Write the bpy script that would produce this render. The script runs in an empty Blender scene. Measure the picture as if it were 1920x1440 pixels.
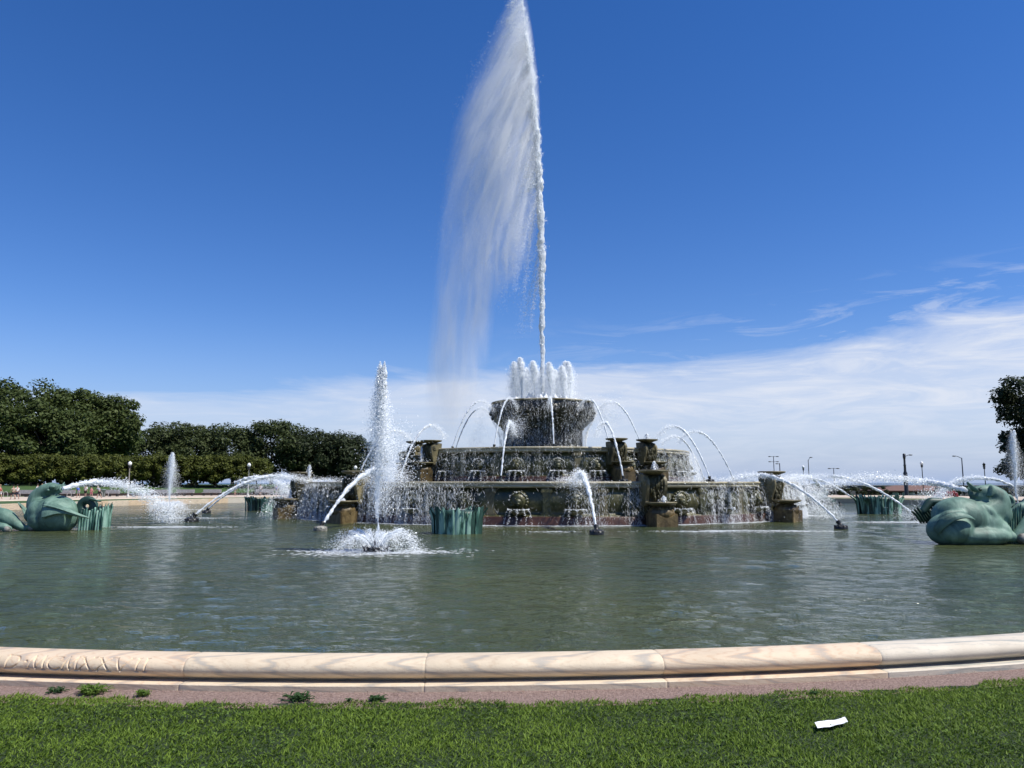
import bpy, bmesh, math, random
import numpy as np
from mathutils import Vector, Matrix, noise as mnoise
R = math.radians
rng = np.random.default_rng(7)
random.seed(7)
sc = bpy.context.scene
col = sc.collection

# ------------------------------------------------------------------ camera, sky, sun, exposure
EYE = 1.65; PITCH = R(7.32); F = 1440.0
cam_d = bpy.data.cameras.new('camera'); cam = bpy.data.objects.new('camera', cam_d); col.objects.link(cam)
cam.location = (0, 0, EYE); cam.rotation_euler = (R(90) + PITCH, 0, 0)
cam_d.sensor_width = 36; cam_d.lens = 27.0; cam_d.clip_start = 0.1; cam_d.clip_end = 20000
sc.camera = cam

SUN_EL, SUN_AZ = R(57), R(109)        # azimuth clockwise from +Y
to_sun = Vector((math.cos(SUN_EL)*math.sin(SUN_AZ), math.cos(SUN_EL)*math.cos(SUN_AZ), math.sin(SUN_EL)))
sun_d = bpy.data.lights.new('sun', 'SUN'); sun_d.energy = 4.6; sun_d.angle = R(0.5); sun_d.color = (1, .96, .88)
sun = bpy.data.objects.new('sun', sun_d); col.objects.link(sun)
sun.rotation_euler = to_sun.to_track_quat('Z', 'Y').to_euler(); sun.location = (60, -30, 80)

world = bpy.data.worlds.new('World'); sc.world = world; world.use_nodes = True
def build_world():
    nt = world.node_tree; N = nt.nodes; L = nt.links
    N.clear()
    out = N.new('ShaderNodeOutputWorld'); bg = N.new('ShaderNodeBackground'); bg.inputs[1].default_value = 0.078
    sky = N.new('ShaderNodeTexSky'); sky.sky_type = 'NISHITA'; sky.sun_disc = False
    sky.sun_elevation = SUN_EL; sky.sun_rotation = SUN_AZ; sky.altitude = 200
    sky.air_density = 1.0; sky.dust_density = 0.0; sky.ozone_density = 2.0
    hs = N.new('ShaderNodeHueSaturation'); hs.inputs['Hue'].default_value = 0.502; hs.inputs['Saturation'].default_value = 1.32; hs.inputs['Value'].default_value = 1.12
    L.new(sky.outputs[0], hs.inputs['Color'])
    tc = N.new('ShaderNodeTexCoord'); sx = N.new('ShaderNodeSeparateXYZ'); L.new(tc.outputs['Generated'], sx.inputs[0])
    # stretched cloud noise on the direction (longer along the horizon)
    def noise(scale, zs, detail, rough, dist=0.0, off=(0, 0, 0)):
        mp = N.new('ShaderNodeMapping'); mp.inputs['Scale'].default_value = (1, 1, zs); mp.inputs['Location'].default_value = off
        n = N.new('ShaderNodeTexNoise'); n.inputs['Scale'].default_value = scale; n.inputs['Detail'].default_value = detail
        n.inputs['Roughness'].default_value = rough; n.inputs['Distortion'].default_value = dist
        L.new(tc.outputs['Generated'], mp.inputs[0]); L.new(mp.outputs[0], n.inputs['Vector']); return n.outputs[0]
    def M(op, a, b=None, c=None, clamp=False):
        m = N.new('ShaderNodeMath'); m.operation = op; m.use_clamp = clamp
        for i, v in enumerate((a, b, c)):
            if v is None: continue
            if isinstance(v, (int, float)): m.inputs[i].default_value = v
            else: L.new(v, m.inputs[i])
        return m.outputs[0]
    n1 = noise(2.2, 5.0, 9, .62, .6, (3.1, 1.2, .3)); n2 = noise(6.5, 7.0, 8, .65, 1.2, (0, 4.4, 1.0)); n3 = noise(.9, 1.5, 2, .5, 0, (5, 2, 0))
    z = sx.outputs[2]; x = sx.outputs[0]
    # bank top rises to the right (x>0), thin to the left
    xr = M('MULTIPLY', M('ADD', x, .35, None, True), .085)
    top = M('ADD', .122, xr)
    edge = M('ADD', M('SUBTRACT', top, z), M('MULTIPLY', M('SUBTRACT', n1, .5), .14))
    m = M('MULTIPLY', edge, 40.0, None, True)
    wisp = M('MULTIPLY', M('SUBTRACT', n2, .42), 3.2, None, True)
    wisp = M('ADD', M('MULTIPLY', wisp, .50), .62, None, True)
    bank = M('MULTIPLY', m, wisp)
    # a few loose wisps above
    lw = M('MULTIPLY', M('SUBTRACT', n2, .53), 7.0, None, True)
    band = M('MULTIPLY', M('SUBTRACT', M('ADD', top, .06), z), 14.0, None, True)
    lw = M('MULTIPLY', M('MULTIPLY', lw, band), M('MULTIPLY', M('ADD', x, .1, None, True), 1.0, None, True))
    cover = M('MULTIPLY', M('MAXIMUM', bank, lw), .92, None, True)
    # the left side carries a thinner bank; near the horizon blue-grey haze takes over
    cover = M('MULTIPLY', cover, M('ADD', M('MULTIPLY', M('ADD', x, .25, None, True), 1.0), .74, None, True), None, True)
    low = M('MULTIPLY', z, 10.0, None, True)
    cover = M('MULTIPLY', cover, M('ADD', M('MULTIPLY', low, .80), .25, None, True), None, True)
    tint = N.new('ShaderNodeMix'); tint.data_type = 'RGBA'; tint.blend_type = 'MULTIPLY'; tint.inputs[0].default_value = 1.0
    L.new(hs.outputs[0], tint.inputs[6]); tint.inputs[7].default_value = (.92, .93, 1.20, 1)
    hz = N.new('ShaderNodeMix'); hz.data_type = 'RGBA'; hz.clamp_factor = True
    L.new(M('POWER', M('SUBTRACT', 1.0, M('MULTIPLY', M('ABSOLUTE', z), 4.5, None, True)), 2.0), hz.inputs[0]); L.new(tint.outputs[2], hz.inputs[6]); hz.inputs[7].default_value = (3.2, 4.4, 7.0, 1)
    mix = N.new('ShaderNodeMix'); mix.data_type = 'RGBA'; mix.clamp_factor = True
    L.new(cover, mix.inputs[0]); L.new(hz.outputs[2], mix.inputs[6]); mix.inputs[7].default_value = (7.6, 8.1, 9.2, 1)
    L.new(mix.outputs[2], bg.inputs[0]); L.new(bg.outputs[0], out.inputs[0])
build_world()
sc.view_settings.view_transform = 'Standard'; sc.view_settings.look = 'None'
sc.view_settings.exposure = 0.35; sc.view_settings.gamma = 1.0; sc.view_settings.use_curve_mapping = False
sc.cycles.max_bounces = 9; sc.cycles.diffuse_bounces = 4; sc.cycles.transparent_max_bounces = 24; sc.cycles.glossy_bounces = 3
sc.cycles.transmission_bounces = 3; sc.cycles.caustics_reflective = False; sc.cycles.caustics_refractive = False
sc.cycles.use_denoising = True; sc.cycles.sample_clamp_indirect = 4.0; sc.cycles.volume_bounces = 8; sc.cycles.volume_step_rate = .12; sc.cycles.volume_max_steps = 256

# ------------------------------------------------------------------ helpers
def ray(px, py):
    x = (px - 960)/F; y = (720 - py)/F
    return np.array([x, math.cos(PITCH) - y*math.sin(PITCH), math.sin(PITCH) + y*math.cos(PITCH)])
def atY(px, py, Y):
    d = ray(px, py); t = Y/d[1]; return Vector((d[0]*t, Y, EYE + d[2]*t))
def atZ(px, py, z):
    d = ray(px, py); t = (z - EYE)/d[2]; return Vector((d[0]*t, d[1]*t, z))
def tag(o, label=None, cat=None, group=None, kind=None):
    if label: o['label'] = label
    if cat: o['category'] = cat
    if group: o['group'] = group
    if kind: o['kind'] = kind
    return o
def empty(name, loc=(0, 0, 0), rz=0.0, sc_=1.0):
    o = bpy.data.objects.new(name, None); col.objects.link(o)
    o.location = loc; o.rotation_euler = (0, 0, rz); o.scale = (sc_,)*3; o.empty_display_size = .3
    return o
def arr_mesh(name, V, Fc, mat=None, parent=None, smooth=False):
    """V (n,3); Fc (m,k) int array of faces of the same size, or a list of such arrays"""
    V = np.asarray(V, dtype=np.float32).reshape(-1, 3)
    Fl = Fc if isinstance(Fc, list) else [Fc]
    Fl = [np.asarray(f, dtype=np.int32) for f in Fl if len(f)]
    me = bpy.data.meshes.new(name)
    me.vertices.add(len(V)); me.vertices.foreach_set('co', V.ravel())
    loops = np.concatenate([f.ravel() for f in Fl]); sizes = np.concatenate([np.full(len(f), f.shape[1], np.int32) for f in Fl])
    me.loops.add(len(loops)); me.loops.foreach_set('vertex_index', loops)
    me.polygons.add(len(sizes)); starts = np.concatenate([[0], np.cumsum(sizes)[:-1]]).astype(np.int32)
    me.polygons.foreach_set('loop_start', starts); me.polygons.foreach_set('loop_total', sizes)
    if smooth: me.polygons.foreach_set('use_smooth', np.ones(len(sizes), bool))
    me.update(calc_edges=True); me.validate()
    if mat: me.materials.append(mat)
    return link(name, me, parent)
def link(name, me, parent=None):
    o = bpy.data.objects.new(name, me); col.objects.link(o)
    if parent: o.parent = parent
    return o
def bm_obj(name, bm, mat=None, parent=None, smooth=False):
    me = bpy.data.meshes.new(name)
    bmesh.ops.recalc_face_normals(bm, faces=bm.faces)
    bm.to_mesh(me); bm.free()
    if smooth: me.polygons.foreach_set('use_smooth', [True]*len(me.polygons))
    if mat: me.materials.append(mat)
    return link(name, me, parent)
def box(bm, x0, x1, y0, y1, z0, z1, bev=0.0, mtx=None):
    r = bmesh.ops.create_cube(bm, size=1.0)
    vs = r['verts']
    for v in vs: v.co = Vector(((x0+x1)/2 + v.co.x*(x1-x0), (y0+y1)/2 + v.co.y*(y1-y0), (z0+z1)/2 + v.co.z*(z1-z0)))
    if bev:
        es = list({e for v in vs for e in v.link_edges})
        r2 = bmesh.ops.bevel(bm, geom=es, offset=bev, segments=2, affect='EDGES')
        vs = list({v for f in r2['faces'] for v in f.verts} | {v for v in vs if v.is_valid})
    if mtx is not None: bmesh.ops.transform(bm, matrix=mtx, verts=[v for v in vs if v.is_valid])
    return vs
def lathe(bm, prof, seg=24, cx=0, cy=0, lobes=0, amp=0, a0=0, a1=2*math.pi):
    full = abs(a1-a0-2*math.pi) < 1e-6
    n = seg if full else seg+1
    rings = []
    for r, z in prof:
        ring = []
        for i in range(n):
            a = a0 + (a1-a0)*i/seg
            rr = r*(1 + amp*math.cos(lobes*a)) if lobes else r
            ring.append(bm.verts.new((cx + rr*math.cos(a), cy + rr*math.sin(a), z)))
        rings.append(ring)
    for j in range(len(prof)-1):
        for i in range(seg):
            k = (i+1) % n
            bm.faces.new((rings[j][i], rings[j][k], rings[j+1][k], rings[j+1][i]))
    return rings
def tube_arr(P, rad, seg=8):
    """tube along points P (n,3) with radii; returns V,F(quads)"""
    P = np.asarray(P, float); n = len(P); T = np.gradient(P, axis=0); T /= np.linalg.norm(T, axis=1)[:, None] + 1e-9
    up = np.tile([0.13, .97, .2], (n, 1)); A = np.cross(T, up); A /= np.linalg.norm(A, axis=1)[:, None] + 1e-9; B = np.cross(T, A)
    a = np.linspace(0, 2*np.pi, seg, endpoint=False); rad = np.asarray(rad, float)
    if rad.ndim == 1: rad = np.repeat(rad[:, None], seg, 1)
    V = P[:, None, :] + rad[:, :, None]*(np.cos(a)[None, :, None]*A[:, None, :] + np.sin(a)[None, :, None]*B[:, None, :])
    i = np.arange(n-1)[:, None]; j = np.arange(seg)[None, :]; k = (j+1) % seg
    Fq = np.stack([i*seg+j, i*seg+k, (i+1)*seg+k, (i+1)*seg+j], -1).reshape(-1, 4)
    return V.reshape(-1, 3), Fq
class Arr:
    def __init__(s): s.V = []; s.F = []; s.n = 0
    def add(s, V, Fq):
        s.V.append(np.asarray(V, float)); s.F.append(np.asarray(Fq) + s.n); s.n += len(V); return s
    def obj(s, name, mat, parent=None, smooth=False):
        byk = {}
        for f in s.F: byk.setdefault(f.shape[1], []).append(f)
        return arr_mesh(name, np.concatenate(s.V), [np.concatenate(v) for v in byk.values()], mat, parent, smooth)
SUNV = np.array(to_sun)
LOOK = np.array([-.15, -.75, .35]) + SUNV*1.0; LOOK /= np.linalg.norm(LOOK)
def flecks(P, D, w, l, spread=.75):
    spread = spread*.62; w = np.asarray(w)*1.25
    """small diamond-shaped water flecks at P, long axis about D; returns V,F"""
    n = len(P)
    nrm = LOOK[None, :] + rng.normal(0, spread, (n, 3)); nrm /= np.linalg.norm(nrm, axis=1)[:, None]
    D = D + rng.normal(0, .25, (n, 3))*np.linalg.norm(D, axis=1)[:, None]
    D = D - nrm*(D*nrm).sum(1)[:, None]; D /= np.linalg.norm(D, axis=1)[:, None] + 1e-9
    S = np.cross(nrm, D)
    w = np.broadcast_to(w, n)[:, None]; l = np.broadcast_to(l, n)[:, None]
    sk = rng.uniform(-.3, .3, (n, 1))
    V = np.stack([P - D*l*.5 + S*w*.2, P + S*w*.6 + D*l*.5*sk, P + D*l*.5 - S*w*.6], 1).reshape(-1, 3)
    return V, np.arange(3*n).reshape(n, 3)

# ------------------------------------------------------------------ materials
def new_mat(name):
    m = bpy.data.materials.new(name); m.use_nodes = True
    nt = m.node_tree; b = nt.nodes['Principled BSDF']; return m, nt, b
def ramp(nt, stops):
    r = nt.nodes.new('ShaderNodeValToRGB'); e = r.color_ramp.elements
    while len(e) > 1: e.remove(e[-1])
    e[0].position = stops[0][0]; e[0].color = (*stops[0][1], 1)
    for p, c in stops[1:]:
        q = e.new(p); q.color = (*c, 1)
    return r
def nz(nt, scale=5, detail=6, rough=.6, stretch=(1, 1, 1), dist=0.0, coord='Object', world=False):
    tc = nt.nodes.new('ShaderNodeNewGeometry' if world else 'ShaderNodeTexCoord'); mp = nt.nodes.new('ShaderNodeMapping'); n = nt.nodes.new('ShaderNodeTexNoise')
    mp.inputs['Scale'].default_value = stretch; n.inputs['Scale'].default_value = scale; n.inputs['Detail'].default_value = detail
    n.inputs['Roughness'].default_value = rough; n.inputs['Distortion'].default_value = dist
    nt.links.new(tc.outputs['Position' if world else coord], mp.inputs[0]); nt.links.new(mp.outputs[0], n.inputs['Vector']); return n.outputs[0]
def bump(nt, b, h, strength=.5, dist=.05):
    bp = nt.nodes.new('ShaderNodeBump'); bp.inputs['Strength'].default_value = strength; bp.inputs['Distance'].default_value = dist
    nt.links.new(h, bp.inputs['Height']); nt.links.new(bp.outputs[0], b.inputs['Normal']); return bp
def noisy(name, stops, scale=5, rough=.8, stretch=(1, 1, 1), bs=.4, bd=.03, bscale=None, dist=0.0, metallic=0.0, world=False, detail=8, spec=.5):
    m, nt, b = new_mat(name)
    h = nz(nt, scale, detail, .62, stretch, dist, world=world); r = ramp(nt, stops)
    nt.links.new(h, r.inputs[0]); nt.links.new(r.outputs[0], b.inputs['Base Color'])
    b.inputs['Roughness'].default_value = rough; b.inputs['Metallic'].default_value = metallic; b.inputs['Specular IOR Level'].default_value = spec
    if bs: bump(nt, b, nz(nt, bscale or scale*3, 6, .6, stretch, world=world), bs, bd)
    return m
def leafy(name, c0, c1, trans=.25):
    m, nt, b = new_mat(name); N = nt.nodes; L = nt.links
    h = nz(nt, .35, 3, .5); g = N.new('ShaderNodeNewGeometry')
    wn = N.new('ShaderNodeMath'); wn.operation = 'MULTIPLY'; wn.inputs[1].default_value = .55; L.new(g.outputs['Random Per Island'], wn.inputs[0])
    ad = N.new('ShaderNodeMath'); ad.operation = 'MULTIPLY_ADD'; ad.inputs[1].default_value = .55; L.new(h, ad.inputs[0]); L.new(wn.outputs[0], ad.inputs[2])
    r = ramp(nt, [(.12, c0), (.8, c1)]); L.new(ad.outputs[0], r.inputs[0]); L.new(r.outputs[0], b.inputs['Base Color'])
    b.inputs['Roughness'].default_value = .6; b.inputs['Specular IOR Level'].default_value = .2
    t = N.new('ShaderNodeBsdfTranslucent'); L.new(r.outputs[0], t.inputs[0]); mx = N.new('ShaderNodeMixShader'); mx.inputs[0].default_value = trans
    L.new(b.outputs[0], mx.inputs[1]); L.new(t.outputs[0], mx.inputs[2]); L.new(mx.outputs[0], N['Material Output'].inputs[0]); return m

def mk_water():
    m, nt, b = new_mat('pool_water'); N = nt.nodes; L = nt.links
    r = ramp(nt, [(.3, (.040, .054, .026)), (.7, (.074, .086, .030))]); L.new(nz(nt, .12, 3, .5, world=True), r.inputs[0]); L.new(r.outputs[0], b.inputs['Base Color'])
    b.inputs['Roughness'].default_value = .06; b.inputs['IOR'].default_value = 1.33
    a = nz(nt, 2.4, 5, .62, (.75, 1.15, 1), .6, world=True); c = nz(nt, 8.0, 3, .6, (.8, 1.2, 1), .3, world=True)
    patch = nz(nt, .16, 2, .5, (1, 1.6, 1), 0, world=True)
    pr = N.new('ShaderNodeMapRange'); pr.inputs[1].default_value = .35; pr.inputs[2].default_value = .65; pr.inputs[3].default_value = .6; pr.inputs[4].default_value = 1.0; L.new(patch, pr.inputs[0])
    ad = N.new('ShaderNodeMath'); ad.operation = 'MULTIPLY_ADD'; ad.inputs[1].default_value = .38; L.new(c, ad.inputs[0]); L.new(a, ad.inputs[2])
    bp = bump(nt, b, ad.outputs[0], 1.0, .30)
    ds = N.new('ShaderNodeMath'); ds.operation = 'MULTIPLY'; ds.inputs[1].default_value = .8; L.new(pr.outputs[0], ds.inputs[0]); L.new(ds.outputs[0], bp.inputs['Strength'])
    return m
def mk_white():
    m, nt, b = new_mat('white_water'); N = nt.nodes; L = nt.links
    d = N.new('ShaderNodeBsdfDiffuse'); d.inputs[0].default_value = (.93, .96, .98, 1)
    t = N.new('ShaderNodeBsdfTranslucent'); t.inputs[0].default_value = (.90, .94, .97, 1)
    mx = N.new('ShaderNodeMixShader'); mx.inputs[0].default_value = .42
    L.new(d.outputs[0], mx.inputs[1]); L.new(t.outputs[0], mx.inputs[2])
    g = N.new('ShaderNodeBsdfGlossy'); g.inputs['Roughness'].default_value = .25; g.inputs[0].default_value = (.9, .95, 1, 1)
    m2 = N.new('ShaderNodeMixShader'); m2.inputs[0].default_value = .03; L.new(mx.outputs[0], m2.inputs[1]); L.new(g.outputs[0], m2.inputs[2])
    L.new(m2.outputs[0], N['Material Output'].inputs[0]); return m
def mk_mist():
    m, nt, b = new_mat('fine_mist'); N = nt.nodes; L = nt.links
    d = N.new('ShaderNodeBsdfDiffuse'); d.inputs[0].default_value = (.88, .91, .95, 1)
    t = N.new('ShaderNodeBsdfTranslucent'); t.inputs[0].default_value = (.88, .91, .95, 1)
    mx = N.new('ShaderNodeMixShader'); mx.inputs[0].default_value = .4
    L.new(d.outputs[0], mx.inputs[1]); L.new(t.outputs[0], mx.inputs[2])
    tr = N.new('ShaderNodeBsdfTransparent'); m2 = N.new('ShaderNodeMixShader'); m2.inputs[0].default_value = .28
    L.new(mx.outputs[0], m2.inputs[1]); L.new(tr.outputs[0], m2.inputs[2]); L.new(m2.outputs[0], N['Material Output'].inputs[0]); return m
def marble(name, c0, c1, c2, seed):
    m, nt, b = new_mat(name); N = nt.nodes; L = nt.links
    tc = N.new('ShaderNodeNewGeometry'); mp = N.new('ShaderNodeMapping'); mp.inputs['Location'].default_value = (seed*3.7, seed*1.3, 0); mp.inputs['Scale'].default_value = (.36, 1.2, 4.2); mp.inputs['Rotation'].default_value = (0, .35, .25*seed)
    L.new(tc.outputs['Position'], mp.inputs[0])
    w = N.new('ShaderNodeTexWave'); w.inputs['Scale'].default_value = 1.9; w.inputs['Distortion'].default_value = 6.0; w.inputs['Detail'].default_value = 5; w.inputs['Detail Scale'].default_value = .9; w.inputs['Detail Roughness'].default_value = .62
    L.new(mp.outputs[0], w.inputs['Vector'])
    r = ramp(nt, [(0, c2), (.10, c1), (.25, c0), (.55, c0), (.75, c1), (.82, c0), (1, c0)]); L.new(w.outputs['Fac'], r.inputs[0])
    n = nz(nt, 2.2, 6, .6, (1, 1, 1), .4, world=True); r2 = ramp(nt, [(.3, (.84, .83, .82)), (.6, (1, 1, 1))]); L.new(n, r2.inputs[0])
    n3 = nz(nt, 60, 4, .7, world=True); r3 = ramp(nt, [(.30, (.80, .76, .70)), (.40, (1, 1, 1))]); L.new(n3, r3.inputs[0])
    def mul(a, c):
        x = N.new('ShaderNodeMix'); x.data_type = 'RGBA'; x.blend_type = 'MULTIPLY'; x.inputs[0].default_value = 1; L.new(a, x.inputs[6]); L.new(c, x.inputs[7]); return x.outputs[2]
    L.new(mul(mul(r.outputs[0], r2.outputs[0]), r3.outputs[0]), b.inputs['Base Color'])
    b.inputs['Roughness'].default_value = .75; bump(nt, b, nz(nt, 45, 6, .65, world=True), .35, .01); return m

M_water = mk_water(); M_white = mk_white(); M_mist = mk_mist()
M_marble = [marble('pink_marble', (.66, .53, .38), (.60, .44, .30), (.46, .38, .30), 1), marble('cream_marble', (.67, .56, .41), (.61, .49, .35), (.44, .39, .32), 2),
            marble('orange_marble', (.67, .51, .33), (.60, .43, .26), (.42, .38, .32), 3), marble('grey_marble', (.63, .56, .45), (.52, .48, .40), (.36, .36, .32), 4)]
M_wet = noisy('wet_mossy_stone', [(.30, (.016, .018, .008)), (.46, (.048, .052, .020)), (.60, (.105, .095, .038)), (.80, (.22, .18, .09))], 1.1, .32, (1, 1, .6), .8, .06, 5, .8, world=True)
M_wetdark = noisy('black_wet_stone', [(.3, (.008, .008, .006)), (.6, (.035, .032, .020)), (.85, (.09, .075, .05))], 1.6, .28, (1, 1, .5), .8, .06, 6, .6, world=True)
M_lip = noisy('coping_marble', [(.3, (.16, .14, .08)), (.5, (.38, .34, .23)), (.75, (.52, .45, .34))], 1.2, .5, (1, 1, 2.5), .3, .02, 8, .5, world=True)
M_redst = noisy('wet_red_marble', [(.3, (.03, .013, .008)), (.7, (.095, .042, .022))], 1.5, .35, (1, 1, 1), .3, .02, world=True)
M_tan = noisy('ochre_stained_stone', [(.28, (.020, .015, .007)), (.5, (.09, .062, .024)), (.78, (.27, .20, .09))], 2.2, .45, (1, 1, .7), .7, .05, 8, .6, world=True)
M_scroll = noisy('weathered_scroll_stone', [(.3, (.04, .036, .018)), (.55, (.17, .145, .075)), (.8, (.36, .30, .18))], 1.8, .5, (1, 1, .5), .5, .04, 8, .6, world=True)
M_moss = noisy('hanging_moss', [(.3, (.012, .012, .004)), (.6, (.055, .050, .016)), (.85, (.16, .12, .05))], 4, .6, (1, 1, .35), 1.0, .08, 9, .8, world=True)
M_bronze = noisy('verdigris_bronze', [(.28, (.030, .062, .048)), (.46, (.095, .175, .135)), (.62, (.16, .265, .205)), (.8, (.32, .43, .36))], 2.1, .6, (1, 1, .4), .4, .03, 9, .8)
M_bronze_dk = noisy('dark_verdigris', [(.3, (.006, .022, .016)), (.6, (.02, .06, .045)), (.85, (.08, .17, .13))], 2.0, .5, (1, 1, .4), .3, .02, 12, .5)
M_reed = noisy('reed_verdigris_gap_shade', [(.36, (.005, .024, .018)), (.46, (.03, .10, .075)), (.53, (.22, .40, .31)), (.75, (.46, .64, .53))], 3.4, .5, (1.4, 1.4, .22), .3, .02, 12, .3)  # ramp paints lit streaks and the shade of gaps into the green
M_nozzle = noisy('black_iron', [(.3, (.006, .007, .007)), (.7, (.03, .03, .028))], 6, .35)
M_nozwhite = noisy('limed_iron', [(.35, (.03, .03, .028)), (.6, (.30, .29, .25))], 7, .6)
M_gravel = noisy('pink_grit', [(.35, (.16, .105, .085)), (.55, (.31, .215, .18)), (.75, (.46, .36, .31))], 55, .95, (1, 1, 1), 1.0, .02, 90, world=True)
M_prom = noisy('pale_promenade', [(.3, (.42, .34, .26)), (.7, (.56, .47, .38))], 1.5, .95, world=True)
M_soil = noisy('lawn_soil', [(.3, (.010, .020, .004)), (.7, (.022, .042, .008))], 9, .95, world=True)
M_lawn = noisy('far_lawn', [(.3, (.028, .065, .012)), (.7, (.05, .10, .02))], 2.5, .9, (1, 1, 1), .6, .05, 30, world=True)
M_lake = noisy('lake_water', [(.3, (.02, .05, .08)), (.7, (.03, .065, .10))], .05, .25, (1, .3, 1), .6, .3, 1.2, world=True)
M_bark = noisy('bark', [(.3, (.03, .024, .018)), (.7, (.09, .075, .058))], 6, .9, (1, 1, .3))
M_leafA = leafy('elm_leaves', (.022, .040, .010), (.085, .112, .030))
M_leafB = leafy('linden_leaves', (.018, .030, .010), (.075, .095, .032))
M_leafC = leafy('crabapple_leaves', (.030, .044, .007), (.110, .125, .024))
M_leafD = leafy('dark_leaves', (.012, .020, .009), (.046, .062, .025))
M_blade = leafy('grass_blades', (.018, .052, .003), (.185, .275, .034), .30)
M_weed = leafy('weed_leaves', (.05, .10, .012), (.14, .22, .04), .3)
M_weed2 = leafy('dark_weed_leaves', (.02, .05, .018), (.06, .12, .04), .3)
M_paper = noisy('white_paper', [(.3, (.78, .79, .82)), (.7, (.86, .87, .89))], 8, .6, bs=.1)
M_steel = noisy('dark_steel', [(.3, (.012, .012, .014)), (.7, (.035, .035, .04))], 5, .4)
M_pole = noisy('pale_pole_paint', [(.3, (.50, .48, .44)), (.7, (.64, .62, .58))], 5, .5)
M_globe = noisy('opal_glass', [(.3, (.82, .82, .80)), (.7, (.9, .9, .88))], 5, .2)
M_roof = noisy('brown_shingles', [(.3, (.11, .06, .045)), (.7, (.19, .105, .08))], 3, .8)
M_brick = noisy('dark_brick', [(.3, (.022, .014, .012)), (.7, (.05, .03, .026))], 5, .8)
M_wall = noisy('grey_concrete', [(.3, (.09, .085, .08)), (.7, (.17, .16, .15))], .6, .9, world=True)
M_seat = noisy('pale_bench_stone', [(.3, (.30, .28, .27)), (.7, (.44, .42, .40))], 3, .8)
M_pane = noisy('window_pane', [(.4, (.25, .26, .26)), (.6, (.42, .43, .42))], 1, .15, bs=0)
M_frame = noisy('window_frame', [(.4, (.5, .5, .48)), (.6, (.6, .6, .58))], 1, .6, bs=0)
def plain(name, c, rough=.8):
    return noisy(name, [(.3, tuple(v*.85 for v in c)), (.7, c)], 9, rough, bs=.15)

# ------------------------------------------------------------------ plan of the pool
C = np.array([1.95, 48.5]); WZ = -.2; RZ = .22
LOB = np.array([-1.23, 28.4]); LR = 21.64; MR = 36.5
def outline():
    th = np.linspace(-math.pi, math.pi, 7201)[:-1]             # theta 0 = towards the camera (-Y), positive = +X
    d = np.stack([np.sin(th), -np.cos(th)], 1)
    oc = C - LOB; b = (d*oc).sum(1); cc = (oc**2).sum() - LR**2; disc = b*b - cc
    rl = np.where(disc > 0, -b + np.sqrt(np.maximum(disc, 0)), 0)
    r = np.maximum(rl, MR)
    k = np.ones(121)/121; rs = np.convolve(np.concatenate([r[-60:], r, r[:60]]), k, 'valid')
    w = np.clip((np.abs(np.degrees(th)) - 11.5)/3, 0, 1); r = r*(1-w) + rs*w
    P = C + d*r[:, None]; T = np.roll(P, -1, 0) - np.roll(P, 1, 0); T /= np.linalg.norm(T, axis=1)[:, None]
    Nn = np.stack([T[:, 1], -T[:, 0]], 1)
    s = np.concatenate([[0], np.cumsum(np.linalg.norm(np.diff(P, axis=0), axis=1))])
    return P, Nn, s
OP, ON, OS = outline()
OLEN = OS[-1] + np.linalg.norm(OP[0]-OP[-1])
def along(s):
    s = np.mod(s, OLEN); P = np.stack([np.interp(s, np.append(OS, OLEN), np.append(OP[:, i], OP[0, i])) for i in (0, 1)], -1)
    Nn = np.stack([np.interp(s, np.append(OS, OLEN), np.append(ON[:, i], ON[0, i])) for i in (0, 1)], -1)
    return P, Nn/np.linalg.norm(Nn, axis=-1)[..., None]
def s_of(px, py, z):
    g = atZ(px, py, z); return OS[np.argmin((OP[:, 0]-g.x)**2 + (OP[:, 1]-g.y)**2)]
def ring_strip(name, q0, q1, z0, z1, mat, step=12, rows=1, zf=None, wob=0.0):
    idx = np.arange(0, len(OP), step); V = []; n = len(idx)
    for k in range(rows+1):
        q = q0 + (q1-q0)*k/rows; qq = np.full(n, q)
        if wob and k == rows: qq = q + np.array([mnoise.noise(Vector((OP[i][0]*1.3, OP[i][1]*1.3, 4)))*wob for i in idx])
        P = OP[idx] + ON[idx]*qq[:, None]; z = z0 + (z1-z0)*k/rows
        V.append(np.column_stack([P, np.full(n, z) if zf is None else zf(P, z)]))
    V = np.concatenate(V); a = np.arange(n); b = (a+1) % n
    Fq = np.concatenate([np.stack([k*n+a, k*n+b, (k+1)*n+b, (k+1)*n+a], 1) for k in range(rows)])
    return arr_mesh(name, V, Fq, mat)

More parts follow.
